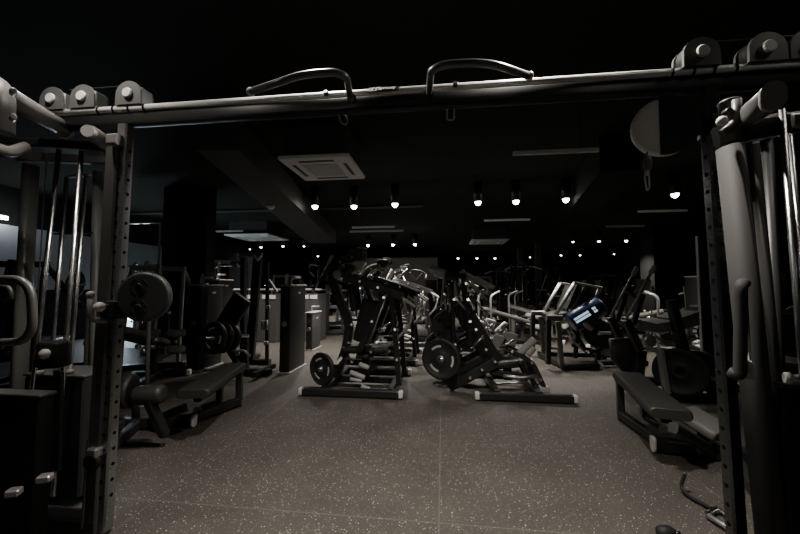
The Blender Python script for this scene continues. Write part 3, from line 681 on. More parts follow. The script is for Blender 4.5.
# ------------------------------------------------------------------ flat benches either side
def bench(sgn, label, pts, capx):
    (far_l, far_r, near_l, near_r) = pts
    H = .45
    p = (on(*far_l, H)+on(*far_r, H))/2; q = (on(*near_l, H)+on(*near_r, H))/2
    w = .27
    t = thing('flat_bench', label, 'bench', ((p.x+q.x)/2, (p.y+q.y)/2, 0), 0, 'flat benches beside the cable towers')
    d = (q-p).normalized(); sd = V((-d.y, d.x, 0))*1
    if sd.x*sgn < 0: sd = -sd                 # sd points to the outer side
    B().pad(q-V((0, 0, .04)), p-V((0, 0, .04)), w, .08, r=.035).build('seat_pad', 'upholstery', t)
    B().box((p+q)/2-V((0, 0, .085)), ((.2), (q-p).length*.8, .02), math.atan2(-(q-p).x, (q-p).y), .004).build('pad_board', 'rubber', t)
    f = p+d*.12; b_ = B()
    z = lambda v, h: V((v.x, v.y, h))
    for k in (-.09, .11):
        B().bar(z(f+sd*k, .06), z(f+sd*k, .36), .06, .08, (d.x, d.y, 0)).build('leg', 'black_coat', t)
    B().bar(z(f-sd*.12, .36), z(f+sd*.14, .36), .06, .05).build('cross_bar', 'black_coat', t)
    B().bar(z(p+d*.05, .345), z(q-d*.1, .345), .07, .06).build('spine', 'black_coat', t)
    # floor rails and near cross foot with a pale end cap
    n = V((capx[0], capx[1], 0)); n = on(*capx)
    i0 = z(f-sd*.09, .06); i1 = z(n+sd*.05, .06)
    B().bar(i0, i1, .07, .08).build('floor_rail', 'black_coat', t)
    o1 = i1+sd*.62
    B().bar(i1-sd*.06, o1, .08, .1).build('cross_foot', 'black_coat', t)
    B().sweep([i1-sd*.085, i1-sd*.06], rrect(.09, .115, .03), up=(0, 0, 1)).build('end_cap', 'cap_plastic', t, label='pale plastic end cap')
    B().bar(z(f+sd*.11, .06), z(f+sd*.11, .06)-(i0-i1)*.42, .05, .05).build('inner_rail', 'black_coat', t)
    e = z(f+sd*.11, .06)-(i0-i1)*.42
    B().sweep([e-d*.0, e+d*.02], rrect(.075, .055, .02)).build('end_cap', 'cap_plastic', t, label='pale plastic end cap')
    # rear uprights of the bench leaning outward to the rack
    m = (i1+o1)/2
    B().bar(m, z(q+d*.02, .33), .06, .07).build('near_strut', 'black_coat', t)
    B().bar(o1-sd*.1, o1+d*.55+sd*.1, .08, .08).build('outrigger', 'dark_coat', t)
    B().bar(m+sd*.1, m+d*.55-sd*.0, .07, .08).build('outrigger', 'dark_coat', t)
    B().tube([z(o1-sd*.2, .1), z(o1-sd*.15, .5)], .03, 12).build('seat_tube', 'dark_coat', t)
    for a in (i0, o1): B().disc(z(a, .01), (0, 0, 1), .03, .02, 12).build('rubber_foot', 'rubber', t)
    return t, p, q, d, sd, o1
tb, p, q, d, sd, o1 = bench(-1, 'long dark flat bench right of the left cable tower', ((221, 362), (249, 363), (183, 388), (202, 391)), (191, 427))
# pivot, roller and plate at the near end of the left bench
c = at(137, 396, 2.55); B().capsule(c+V((-.03, 0, 0)), c+V((.19, .05, .01)), .075).build('leg_roller', 'upholstery', tb)
B().bar(c+V((.1, 0, -.02)), (c.x+.12, c.y+.15, .1), .07, .07, (0, 1, 0)).build('roller_post', 'black_coat', tb)
c2 = at(120, 395, 2.5); B().tube([c+V((.02, 0, 0)), c2], .026, 14).build('plate_horn', 'chrome', tb)
plate(at(129, 391, 2.53), (-.9, -.35, .1), .13, 'small black plate on the chrome peg low beside the left post', marks=False)
tb2, p, q, d, sd, o1 = bench(1, 'long dark flat bench left of the right cable tower', ((609, 371), (645, 372), (653, 407), (690, 411)), (657, 452))
c = at(697, 424, 3.1); B().pad(c+V((-.02, .12, .06)), c+V((.1, -.14, -.03)), .26, .08).build('foot_pad', 'grey_upholstery', tb2)
B().bar(c+V((.04, 0, -.05)), (c.x+.04, c.y, .08), .06, .06, (0, 1, 0)).build('pad_post', 'black_coat', tb2)

# floor loop of strap and the chrome stirrup by the right post
t = thing('stirrup_handle', 'chrome stirrup cable handle lying on the floor by the right post', 'cable handle', on(719, 516, 0))
a = [on(x, y, .03) for x, y in ((706, 514), (717, 508), (733, 519), (728, 528))]
B().tube([a[0], a[1], a[2], a[3]], .012, 10, .02, True).build('frame', 'chrome', t)
B().capsule(a[3].lerp(a[0], .1), a[3].lerp(a[0], .9), .014).build('hand_grip', 'brushed_steel', t)
B().tube([on(711, 508, .02), on(690, 497, .02), on(680, 488, .03), on(685, 474, .12)], .01, 8, .06).build('strap', 'rubber', t)
t = thing('cable_end_ball', 'small black rubber cable end lying on the floor at the bottom edge', 'cable end', on(668, 535, 0))
B().lathe(on(668, 534, .035)+V((-.05, 0, 0)), (1, .2, 0), [(.008, 0), (.03, .012), (.035, .04), (.03, .075), (.012, .1)], 16).build('ball', 'rubber', t)
B().disc(on(668, 534, .035)+V((.05, .01, 0)), (1, .2, 0), .012, .03, 12).build('ferrule', 'chrome', t)

# ------------------------------------------------------------------ leg press with the bright sled rails and the blue roller
def R2(o, y0, y1):                     # same point on two upright planes
    a = V(o); b = V(o); a.y = y0; b.y = y1; return a, b
def leg_press():
    A = lambda x, y, Y=6.5: at(x, y, Y)
    g = on(572, 368); t = thing('leg_press', 'leg press with bright slanted sled rails and a glossy blue roller, right of centre', 'gym machine', (g.x, 6.6, 0))
    yn, yf = 6.25, 7.0
    # floor frame
    a0 = on(546, 362); a1 = on(566, 370); a2 = on(597, 370)
    B().bars([V((a0.x, a0.y+.3, .05)), V((a1.x, a1.y, .05)), V((a2.x+.05, a2.y+.05, .05))], .09, .09, .1).build('base_frame', 'black_coat', t)
    B().box(V((a2.x+.07, a2.y+.05, .05)), (.06, .1, .09), 0, .012).build('end_cap', 'cap_plastic', t, label='pale plastic end cap')
    B().bar(V((a0.x, yf, .05)), V((a2.x+.9, yf, .05)), .09, .09).build('base_bar', 'black_coat', t)
    B().bar(V((a0.x+.1, a0.y+.2, .05)), V((a0.x+.1, yf, .05)), .08, .08).build('cross_bar', 'black_coat', t)
    B().bar(V((a2.x+.9, 6.3, .05)), V((a2.x+.9, yf, .05)), .08, .08).build('cross_bar', 'black_coat', t)
    B().bar(V((a2.x+.05, a2.y+.15, .08)), V((a2.x+.9, 6.35, .08)), .08, .08).build('cross_bar', 'black_coat', t)
    for y in (a1.y+.03, yf-.1):
        for (x0, yy0, x1, yy1, m) in ((549, 320, 548.5, 358, 'dark_coat'), (558.5, 322, 562, 366, 'grey_coat')):
            p, q = A(x0, yy0, a1.y), A(x1, yy1, a1.y); p.y = q.y = y; q.z = .08
            B().bar(p, q, .07, .1, (0, 1, 0)).build('upright', m, t)
        p, q = A(547, 318, a1.y), A(563, 318, a1.y); p.y = q.y = y
        B().bar(p, q, .08, .09).build('top_bar', 'grey_coat', t)
        for yy in (338, 348):
            p, q = A(550, yy, a1.y), A(561, yy+1, a1.y); p.y = q.y = y; B().bar(p, q, .05, .04).build('rung', 'grey_coat', t)
    # sled rails: two bright tubes each side, dark plate between
    for y in (6.3, 6.36, 6.95, 7.01):
        p, q = A(575 if y < 6.6 else 573, 283, 6.3), A(556 if y < 6.6 else 555, 315, 6.3); p.y = q.y = y
        B().tube([p, q], .022 if y not in (6.3,) else .028, 12).build('sled_rail', 'silver_coat', t)
    p, q = A(573.5, 282.5, 6.3), A(602, 288, 6.3)
    for y in (6.3, 6.98):
        a, b = V(p), V(q); a.y = b.y = y; B().bar(a, b, .05, .04).build('sled_top_bar', 'silver_coat', t)
        c, d = A(600, 289, 6.3), A(590, 306, 6.3); c.y = d.y = y; B().bar(c, d, .06, .05).build('sled_side_bar', 'grip', t)
        c, d = A(586, 285.5, 6.3), A(570, 313, 6.3); c.y = d.y = y; B().bar(c, d, .03, .04).build('sled_inner_bar', 'grey_coat', t)
    pl_ = [A(577, 285, 6.34), A(600, 289, 6.34), A(589, 307, 6.34), A(567, 309, 6.34)]
    B().prism(pl_, (0, .6, 0)).build('foot_plate', 'shroud', t)
    B().pad(A(545, 316, 6.6), A(566, 313, 6.6), .5, .09).build('seat', 'upholstery', t)
    # blue roller
    p, q = A(571, 323, 6.2), A(601, 305, 6.2)
    d = (q-p).normalized(); r = .17
    ro = B().lathe(p, d, [(r*.8, -.01), (r, .02), (r, (q-p).length-.02), (r*.8, (q-p).length+.01)], 28).build('blue_roller', 'blue_vinyl', t, label='deep blue glossy roller with painted reflections')
    e1 = d.cross(V((0, 1, 0))).normalized(); e1 = e1 if e1.z > 0 else -e1; e2 = V((0, -1, 0))
    for a_ in (.05, .34):  # glowing bars stand in for lamp reflections on the gloss
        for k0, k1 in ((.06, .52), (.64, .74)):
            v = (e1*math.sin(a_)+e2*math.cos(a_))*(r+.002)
            B().bar(p+d*(q-p).length*k0+v, p+d*(q-p).length*k1+v, .035, .008, v).build('glint_stripe', 'roller_glint', ro, label='painted reflection stripe')
    p, q = A(581, 322, 6.15), A(590, 329, 6.15); B().pad(p, q, .25, .07).build('shoulder_pad', 'grip', t)
    for x0, y0, x1, y1 in ((566, 316, 585, 350), (572, 345, 600, 352), (590, 352, 612, 345), (578, 330, 575, 358), (606, 340, 604, 362)):
        B().bar(A(x0, y0, 6.45), A(x1, y1, 6.45), .06, .07, (0, 1, 0)).build('link_bar', 'black_coat', t)
    B().tube([A(568, 330, 6.2), A(574, 343, 6.2), A(588, 354, 6.2)], .018, 10, .1).build('side_handle', 'brushed_steel', t)
    B().box(A(606, 351, 6.5), (.16, .2, .14), 0, .03).build('damper_block', 'grip', t)
    c = A(600, 334, 6.05); B().tube([c+V((.0, .5, 0)), c+V((0, -.05, 0))], .025, 14).build('plate_horn', 'chrome', t)
    B().capsule(A(599, 333, 5.95), A(611, 333, 5.95), .025).build('sleeve', 'grip', t)
    plate(c+V((0, .05, 0)), (-.25, -1, 0), .225, 'black weight plate on the leg press under the blue roller', marks=False)
    B().bar(A(598, 366, 6.6), A(598, 336, 6.6), .08, .1, (0, 1, 0)).build('horn_post', 'black_coat', t)
leg_press()

# ------------------------------------------------------------------ preacher-type machine right, wide dark pads and a long T bar
def pad_machine():
    A = lambda x, y, Y=4.6: at(x, y, Y)
    g = on(676, 392); t = thing('row_machine', 'dark row machine with wide flat pads and a steep thin lever, behind right bench', 'gym machine', (g.x, 4.7, 0))
    B().bar(V((A(640, 385).x, 4.45, .05)), V((A(722, 385).x, 4.45, .05)), .09, .09).build('base_bar', 'black_coat', t)
    B().bar(V((A(640, 385).x, 5.2, .05)), V((A(722, 385).x, 5.2, .05)), .09, .09).build('base_bar', 'black_coat', t)
    for x in (648, 700): B().bar(V((A(x, 385).x, 4.45, .075)), V((A(x, 385).x, 5.2, .075)), .08, .07).build('cross_bar', 'black_coat', t)
    a, b = A(643, 320, 4.55), A(676, 321, 4.55)
    B().prism([A(642, 320.5, 4.5), A(657, 324, 4.5), A(675, 321, 4.5), A(675, 331, 4.5), A(658, 333, 4.5), A(644, 329, 4.5)], (0, .5, 0)).build('arm_pad', 'grey_upholstery', t)
    B().prism([A(677.5, 319.5, 4.5), A(699, 311.5, 4.5), A(700, 325, 4.5), A(679, 331, 4.5)], (0, .42, 0)).build('arm_pad', 'grey_upholstery', t)
    B().bar(A(671, 300, 4.45), A(683, 350, 4.45), .1, .1, (0, 1, 0)).build('centre_post', 'black_coat', t)
    B().bar(A(683, 350, 4.5), V((A(688, 380).x, 4.5, .1)), .1, .1, (0, 1, 0)).build('centre_post', 'black_coat', t)
    for Y in (4.6, 5.0):
        p, q = A(624, 323, 4.6), A(652, 271, 4.6); p.y = q.y = Y
        B().tube([p, q], .016, 12).build('lever_bar', 'silver_coat', t); B().capsule(q-(q-p).normalized()*.04, q+(q-p).normalized()*.08, .028).build('hand_grip', 'grip', t)
        B().bar(p.lerp(q, .06), V((A(640, 350).x, Y, A(640, 350).z)), .08, .1, (0, 1, 0)).build('lever_bracket', 'black_coat', t)
        B().bar(p.lerp(q, .55)+V((.04, 0, 0)), p+V((.1, 0, -.02)), .05, .06, (0, 1, 0)).build('lever_web', 'black_coat', t)
    B().bar(A(640, 350, 4.8), V((A(645, 380).x, 4.8, .1)), .12, .14, (0, 1, 0)).build('front_upright', 'black_coat', t)
    B().sweep([A(620, 338, 4.9), A(623, 356, 4.9), A(633, 370, 4.9)], rrect(.3, .1, .045), (0, 1, 0), scale=[.9, 1, .8]).build('chest_pad', 'upholstery', t)
    for pts in ([(652, 334), (662, 341), (680, 342), (695, 336)], [(655, 341), (668, 345), (684, 345)], [(660, 352), (690, 354), (700, 362)]):
        B().tube([A(x, y, 4.5) for x, y in pts], .018, 12, .06).build('curved_handle', 'brushed_steel', t)
    B().bar(A(660, 350, 4.4), V((A(656, 377).x, 4.4, .1)), .055, .08, (0, 1, 0)).build('strut', 'grey_coat', t)
    B().bars([A(661, 353, 4.45), A(688, 355, 4.45), A(700, 372, 4.45), V((A(704, 385).x, 4.45, .1))], .06, .07, .1, (0, 1, 0)).build('guard_bar', 'black_coat', t)
    B().disc(A(649, 341, 4.45), (0, 1, 0), .07, .06, 20).build('pivot_wheel', 'brushed_steel', t)
    B().tube([A(690, 376, 4.75), A(714, 379, 4.3)], .024, 14).build('plate_horn', 'brushed_steel', t)
    plate(A(680, 372, 4.36), (-.6, -.8, 0), .26, 'large black weight plate low behind the right flat bench', marks=False, m='rubber')
    plate(A(697, 372, 4.72), (-.6, -.8, 0), .26, 'large black plate half hidden behind the one behind the right bench', marks=False, m='rubber')
pad_machine()

# plates with white lettering rings near the right post
def lettered_plate(c, ax, r, label):
    t = plate(c, ax, r, label, .05, 'plates with pale lettering', False); ax = V(ax).normalized(); c = V(c)
    a = ax.cross(V((0, 1, .2))).normalized(); b = ax.cross(a)
    for k in range(16):
        if k in (7, 15): continue
        u = 2*PI*k/16; d = a*math.cos(u)+b*math.sin(u); w = -a*math.sin(u)+b*math.cos(u)
        B().bar(c+ax*.021+d*r*.8-w*r*.1, c+ax*.021+d*r*.8+w*r*.1, r*.2, .012, ax).build('letter_block', 'counter_white', t, label='pale raised letter')
    B().lathe(c, ax, [(r*.2, .02), (r*.3, .03), (r*.2, .034)], 20).build('hub_ring', 'counter_white', t)
c = at(711, 333, 6.1)
lettered_plate(c, (-.55, -.8, .1), .24, 'upright plate with a ring of pale lettering seen just left of the right post')
c2 = at(712, 346, 5.9); lettered_plate(c2, (-.1, -.2, .95), .24, 'nearly flat plate with pale lettering just below the upright lettered plate')
g = V((c.x+.1, 6.15, 0)); t = thing('plate_stand', 'dark stand holding the two pale lettered plates by the right post', 'plate rack', g)
B().bar((g.x-.02, 6.02, .1), (g.x-.02, 6.02, c2.z-.04), .06, .06, (0, 1, 0)).build('post', 'black_coat', t)
B().bar((g.x, 6.26, .1), (g.x, 6.26, c.z+.35), .06, .06, (0, 1, 0)).build('post', 'black_coat', t)
B().tube([(g.x, 6.26, c.z), tuple(c)], .022, 12).build('peg', 'chrome', t)
B().box((g.x, 6.15, .05), (.5, .5, .1), 0, .01).build('base', 'black_coat', t)

# ------------------------------------------------------------------ tall weight stack cabinets, left of the aisle
def stack_cabinet(bl, br, bk, ytop, label, m='shroud'):
    a, b, c = on(*bl), on(*br), on(*bk)                # near left, near right, rear right on the floor
    zt = at(br[0], ytop, b.y).z
    w = b.x-a.x; dpt = c.y-b.y
    cx_, cy_ = (a.x+b.x)/2, b.y+dpt/2
    t = thing('weight_stack_cabinet', label, 'gym machine', (cx_, cy_, 0), 0, 'weight stack cabinets left of the aisle')
    B().box((cx_, cy_, zt/2), (w, dpt, zt-.04), 0, .02).build('shroud', m, t)
    B().box((cx_, cy_, zt-.02), (w+.03, dpt+.03, .03), 0, .01).build('top_frame', 'grip', t)
    B().box((cx_, cy_, .012), (w+.05, dpt+.05, .024), 0, .005).build('foot_plate', 'grip', t)
    B().box((cx_+w/2+.003, b.y+dpt*.55, zt-.14), (.006, .09, .035), 0, .001).build('name_plate', 'cap_plastic', t)
    B().tube([(cx_, cy_-.1, zt), (cx_, cy_-.1, zt+.1), (cx_+.12, cy_, zt+.1)], .018, 10, .03).build('top_handle', 'silver_coat', t)
    B().disc((cx_, b.y-.012, zt*.55), (0, 1, 0), .04, .02, 16).build('lock_knob', 'grip', t)
    return t
stack_cabinet((278, 374), (289, 374), (305, 365), 284, 'tall black weight stack cabinet left of the nearest arched lever machine')
stack_cabinet((184, 372), (199, 372), (216, 364), 284, 'tall black weight stack cabinet behind the left flat bench')
stack_cabinet((204, 349), (217, 349), (231, 345), 279, 'black weight stack cabinet behind the one by the left bench')
stack_cabinet((305, 351), (312, 351), (328, 347), 312, 'low grey weight stack cabinet right of the tall one left of the aisle', 'counter_grey')

# seat machine with thick plates, between cabinet and bench
def loaded_seat():
    A = lambda x, y, Y=4.75: at(x, y, Y)
    g = on(232, 385); t = thing('seated_dip_machine', 'dark seated machine with thick plates and a slanted pad behind the left bench', 'gym machine', (A(232, 350).x, 4.9, 0))
    B().pad(A(222, 331, 5.0), A(243, 297, 5.0), .3, .09, (0, 1, 0)).build('back_pad', 'upholstery', t)
    B().bar(A(228, 345, 5.0), V((A(232, 370).x, 5.0, .1)), .1, .12, (0, 1, 0)).build('seat_post', 'black_coat', t)
    B().bar(V((A(215, 370).x, 5.0, .05)), V((A(262, 370).x, 5.0, .05)), .1, .09).build('base_bar', 'black_coat', t)
    B().bar(V((A(226, 370).x, 4.7, .075)), V((A(226, 370).x, 5.3, .075)), .08, .07).build('cross_bar', 'black_coat', t)
    B().bar(V((A(255, 370).x, 4.7, .075)), V((A(255, 370).x, 5.3, .075)), .08, .07).build('cross_bar', 'black_coat', t)
    B().bar(A(222, 331, 5.0), A(228, 347, 5.0), .09, .1, (0, 1, 0)).build('frame', 'black_coat', t)
    B().tube([A(205, 338, 4.4), A(248, 336, 5.1)], .025, 14).build('plate_horn', 'chrome', t)
    B().bar(A(246, 336, 5.1), A(246, 370, 5.1), .07, .08, (0, 1, 0)).build('horn_post', 'black_coat', t)
    B().capsule(A(206, 353, 4.7), A(214, 353, 4.8), .06).build('ankle_roller', 'grip', t)
    B().tube([A(232, 352, 4.8), A(243, 350, 4.8), A(250, 356, 4.8)], .018, 10, .05).build('side_handle', 'silver_coat', t)
    h0, h1 = A(214, 338, 4.52), A(244, 336.5, 5.05); d = (h1-h0)
    for i, (k, r, lab, mk) in enumerate(((.0, .215, 'front one of the thick plates with pale marks behind the left bench', True), (.22, .215, 'second of the thick plates behind the left bench', False), (.5, .19, 'third smaller one of the thick plates behind the left bench', False))):
        plate(h0+d*k, -d, r, lab, .07, marks=mk)
loaded_seat()

# cable column frame, left of centre
def cable_frame():
    A = lambda x, y, Y=5.7: at(x, y, Y)
    t = thing('cable_column_machine', 'slim black twin post cable machine between the cabinets left of the aisle', 'gym machine', (A(252, 350).x, 5.8, 0))
    for x0, x1, w in ((243.5, 243, .075), (258, 250, .14)):
        q = A(x1, 362); q.z = .08
        B().bar(A(x0, 258), q, w, .1, (0, 1, 0)).build('upright', 'black_coat', t)
    B().bar(V((A(236, 360).x, 5.7, .045)), V((A(270, 360).x, 5.7, .045)), .1, .08).build('base_bar', 'black_coat', t)
    B().bar(V((A(243, 360).x, 5.4, .045)), V((A(243, 360).x, 6.2, .045)), .08, .08).build('base_bar', 'black_coat', t)
    B().bar(A(232, 254), A(262, 255), .06, .07).build('top_bar', 'grey_coat', t)
    B().bar(A(231, 263), A(242, 263), .05, .05).build('arm', 'grey_coat', t)
    B().tube([A(254, 255, 5.6), A(257.5, 261, 5.6), A(261, 256, 5.6)], .016, 10, .02).build('v_handle', 'cap_plastic', t)
    B().disc(A(236, 256, 5.62), (0, 1, 0), .05, .05, 16).build('pulley', 'grip', t); B().disc(A(235, 265, 5.62), (0, 1, 0), .04, .05, 16).build('pulley', 'grip', t)
    B().tube([A(247.5, 262, 5.6), A(247, 355, 5.6)], .006, 8).build('cable', 'steel_cable', t)
    for x, y in ((268, 307), (266, 343), (243, 312)): B().box(A(x, y, 5.6), (.07, .05, .06), 0, .012).build('pin_block', 'grip', t)
    B().bar(A(267.5, 262), V((A(267, 360).x, 5.7, .08)), .05, .06, (0, 1, 0)).build('upright', 'black_coat', t)
    B().bar(A(269, 280), A(277, 292), .03, .05, (0, 1, 0)).build('guide_arm', 'grip', t)
    for i in range(3): B().tube([A(262+i*2.4, 320, 5.65), A(262+i*2.4, 330, 5.65)], .018, 10).build('hanging_grip', 'grip', t)
cable_frame()

# reception counter with a pale slatted rim
def counter(xa, xb, Y, label):
    p, q = at(xa, 289, Y), at(xb, 289, Y); z = p.z; c = (p+q)/2; w = q.x-p.x
    t = thing('reception_counter', label, 'counter', (c.x, Y+.3, 0), 0, 'grey counters at the back left')
    B().box((c.x, Y+.3, z/2-.05), (w, .6, z-.12), 0, .01).build('body', 'counter_grey', t)
    B().box((c.x, Y+.3, z-.03), (w+.06, .66, .03), 0, .006).build('top', 'counter_grey', t)
    n = max(2, int(w/.33))
    for i in range(n):
        x = p.x+w*(i+.5)/n
        B().box((x, Y-.006, z-.19), (w/n*.82, .02, .09), 0, .004).build('pale_panel', 'counter_white', t, label='pale panel strip')
        B().box((x, Y+.2, z-.004), (w/n*.8, .24, .02), 0, .004).build('pale_slat', 'counter_white', t, label='pale slat')
    return t
counter(230, 277, 7.9, 'grey counter with pale panels along its rim, left of the slim cable posts')
counter(301, 318, 8.1, 'short grey counter with a pale rim peeking out right of the tall cabinet')

# ------------------------------------------------------------------ rows of machines farther back, each built in its own axes
def L(b_, name, m, t, **k): return b_.build(name, m, t, world=False, **k)
def base_h(t, w=1.0, l=1.3, caps=True):
    for y in (-l/2, l/2):
        L(B().bar((-w/2, y, .045), (w/2, y, .045), .08, .08), 'base_bar', 'black_coat', t)
        for s in (-1, 1): L(B().box((s*w/2, y, .045), (.06, .085, .085), 0, .014), 'end_cap', 'cap_plastic', t)
    L(B().bar((0, -l/2, .08), (0, l/2, .08), .09, .07), 'spine', 'black_coat', t)
def seat_back(t, y=0, lean=.12, fm='dark_coat'):
    L(B().pad((0, y-.2, .47), (0, y+.2, .45), .36, .08), 'seat', 'upholstery', t)
    L(B().bar((0, y+.02, .1), (0, y, .42), .09, .09, (0, 1, 0)), 'seat_post', fm, t)
    L(B().pad((0, y+.24, .52), (0, y+.24+lean, 1.15), .3, .07, (0, 1, 0)), 'back_pad', 'upholstery', t)
def g_press(t, fm):
    base_h(t); seat_back(t, -.1)
    L(B().bars([(0, .6, .1), (0, .45, 1.0), (0, .3, 1.65)], .09, .11, .2, (0, 1, 0)), 'main_post', fm, t)
    L(B().bar((-.4, .32, 1.6), (.4, .32, 1.6), .07, .08), 'top_bar', fm, t)
    for s in (-1, 1):
        a = L(B().bars([(s*.38, .32, 1.58), (s*.46, .05, 1.25), (s*.44, -.35, .98)], .05, .06, .2), 'press_arm', fm, t)
        L(B().capsule((s*.44, -.34, 1.0), (s*.28, -.38, 1.05), .024), 'hand_grip', 'grip', a)
        L(B().tube([(s*.42, .1, 1.3), (s*.72, .1, 1.34)], .024, 12), 'plate_horn', 'chrome', a)
        L(B().lathe((s*.6, .1, 1.33), (1, 0, .1), [(.18, -.022), (.2, -.012), (.2, .012), (.18, .022)], 28), 'loaded_disc', 'plate_rubber', a)
        L(B().bar((s*.4, .6, .08), (s*.38, .34, 1.58), .05, .06, (0, 1, 0)), 'rear_brace', fm, t)
def g_pulldown(t, fm):
    base_h(t, .95, 1.4); L(B().pad((0, -.35, .5), (0, .05, .5), .34, .08), 'seat', 'upholstery', t)
    L(B().bar((0, -.15, .1), (0, -.15, .46), .08, .08, (0, 1, 0)), 'seat_post', fm, t)
    L(B().bars([(0, .6, .1), (0, .5, 1.5), (0, .2, 1.95)], .1, .12, .3, (0, 1, 0)), 'main_post', fm, t)
    for s in (-1, 1):
        L(B().capsule((s*.05, .12, .72), (s*.3, .12, .72), .06), 'thigh_roller', 'grip', t)
        a = L(B().bars([(s*.2, .45, 1.85), (s*.5, -.1, 1.95), (s*.5, -.45, 1.75)], .05, .06, .2), 'lever_arm', fm, t)
        L(B().capsule((s*.5, -.45, 1.75), (s*.36, -.52, 1.6), .024), 'hand_grip', 'grip', a)
        L(B().tube([(s*.3, .45, 1.2), (s*.6, .45, 1.2)], .024, 12), 'plate_horn', 'chrome', t)
        L(B().tube([(s*.25, .5, 1.75), (s*.3, .1, 1.0)], .016, 10), 'gas_rod', 'brushed_steel', t)
        L(B().bar((s*.42, .66, .08), (s*.22, .5, 1.8), .05, .06, (0, 1, 0)), 'rear_brace', fm, t)
    L(B().bar((0, .1, .72), (0, .55, .72), .06, .06), 'roller_bar', fm, t)
    L(B().bar((-.28, .48, 1.82), (.28, .48, 1.82), .07, .07), 'top_bar', fm, t)
def g_curl(t, fm):
    base_h(t, .9, 1.2); seat_back(t, .05, .25)
    for s in (-1, 1):
        L(B().bars([(s*.34, .55, .1), (s*.34, .4, .8), (s*.34, -.25, .72), (s*.34, -.5, .1)], .05, .06, .15, (1, 0, 0)), 'side_frame', fm, t)
        L(B().capsule((s*.05, -.48, .32), (s*.26, -.48, .32), .055), 'ankle_roller', 'grip', t)
        L(B().capsule((s*.05, -.36, .62), (s*.26, -.36, .62), .055), 'knee_roller', 'grip', t)
        L(B().tube([(s*.34, .1, .72), (s*.3, -.02, .62), (s*.3, -.02, .5)], .016, 10), 'side_handle', 'silver_coat', t)
    L(B().bar((0, -.2, .42), (0, -.48, .32), .05, .06), 'leg_lever', fm, t)
    L(B().bar((0, -.2, .42), (0, -.36, .62), .05, .06), 'leg_lever', fm, t)
    L(B().bar((-.34, .42, .8), (.34, .42, .8), .05, .06), 'back_bar', fm, t)
    L(B().box((.36, .75, .75), (.3, .28, 1.5), 0, .02), 'stack_shroud', 'shroud', t)
    L(B().box((.36, .75, 1.51), (.32, .3, .03), 0, .01), 'top_cover', 'grip', t)
def g_stack(t, fm):
    base_h(t, .9, 1.5)
    for s in (-1, 1):
        L(B().bar((s*.2, .6, .08), (s*.2, .6, 1.95), .06, .08, (0, 1, 0)), 'upright', fm, t)
        L(B().tube([(s*.1, .6, .2), (s*.1, .6, 1.9)], .012, 10), 'guide_rod', 'chrome', t)
        L(B().capsule((s*.3, -.15, 1.9), (s*.55, -.2, 1.8), .022), 'bar_end', 'grip', t)
        L(B().capsule((s*.05, -.05, .7), (s*.3, -.05, .7), .06), 'thigh_roller', 'grip', t)
    L(B().box((0, .6, .5), (.3, .16, .75), 0, .01), 'weight_stack', 'counter_grey', t)
    L(B().bar((0, .66, 1.98), (0, -.25, 2.02), .07, .09), 'top_beam', fm, t)
    L(B().tube([(0, -.2, 2.0), (0, -.2, 1.92)], .006, 8), 'cable', 'steel_cable', t)
    L(B().tube([(-.5, -.2, 1.82), (-.3, -.18, 1.9), (.3, -.18, 1.9), (.5, -.2, 1.82)], .014, 10), 'pull_bar', 'chrome', t)
    L(B().disc((0, -.22, 2.0), (1, 0, 0), .06, .04, 20), 'pulley', 'pulley_grey', t)
    L(B().pad((0, -.5, .5), (0, -.1, .5), .34, .08), 'seat', 'upholstery', t)
    L(B().bar((0, -.3, .1), (0, -.3, .46), .08, .08, (0, 1, 0)), 'seat_post', fm, t)
    L(B().bar((0, -.05, .7), (0, .55, .7), .06, .06), 'roller_bar', fm, t)
def g_incline(t, fm):
    base_h(t, .7, 1.4)
    L(B().pad((0, -.55, .5), (0, .6, .82), .32, .08), 'back_pad', 'grey_upholstery', t)
    L(B().bar((0, -.4, .1), (0, -.4, .5), .08, .08, (0, 1, 0)), 'front_post', fm, t)
    L(B().bar((0, .5, .1), (0, .5, .76), .08, .08, (0, 1, 0)), 'rear_post', fm, t)
    for s in (-1, 1):
        L(B().capsule((s*.05, -.72, .62), (s*.28, -.72, .62), .06), 'foot_roller', 'grip', t)
        L(B().capsule((s*.05, -.72, .38), (s*.28, -.72, .38), .06), 'foot_roller', 'grip', t)
        L(B().tube([(s*.3, .5, .1), (s*.3, .52, 1.1), (s*.3, .3, 1.2)], .022, 12, .1), 'side_handle', 'silver_coat', t)
    L(B().bar((0, -.4, .45), (0, -.72, .62), .05, .05), 'roller_arm', fm, t)
    L(B().bar((0, -.4, .45), (0, -.72, .38), .05, .05), 'roller_arm', fm, t)
def g_tread(t, fm):
    L(B().box((0, 0, .13), (.8, 1.7, .2), 0, .03), 'deck', 'dark_coat', t)
    L(B().box((0, -.05, .236), (.5, 1.5, .012), 0, .003), 'belt', 'rubber', t)
    for s in (-1, 1):
        L(B().bars([(s*.38, .75, .15), (s*.38, .72, .9), (s*.36, .55, 1.3)], .06, .09, .2, (0, 1, 0)), 'upright', 'silver_coat', t)
        L(B().capsule((s*.37, .6, 1.1), (s*.37, .1, 1.05), .03), 'hand_rail', 'grip', t)
    c = L(B().pad((0, .48, 1.2), (0, .7, 1.5), .62, .06, (0, 1, 0)), 'console', 'grip', t)
    L(B().bar((-.37, .56, 1.15), (.37, .56, 1.15), .06, .06), 'cross_bar', 'silver_coat', t)
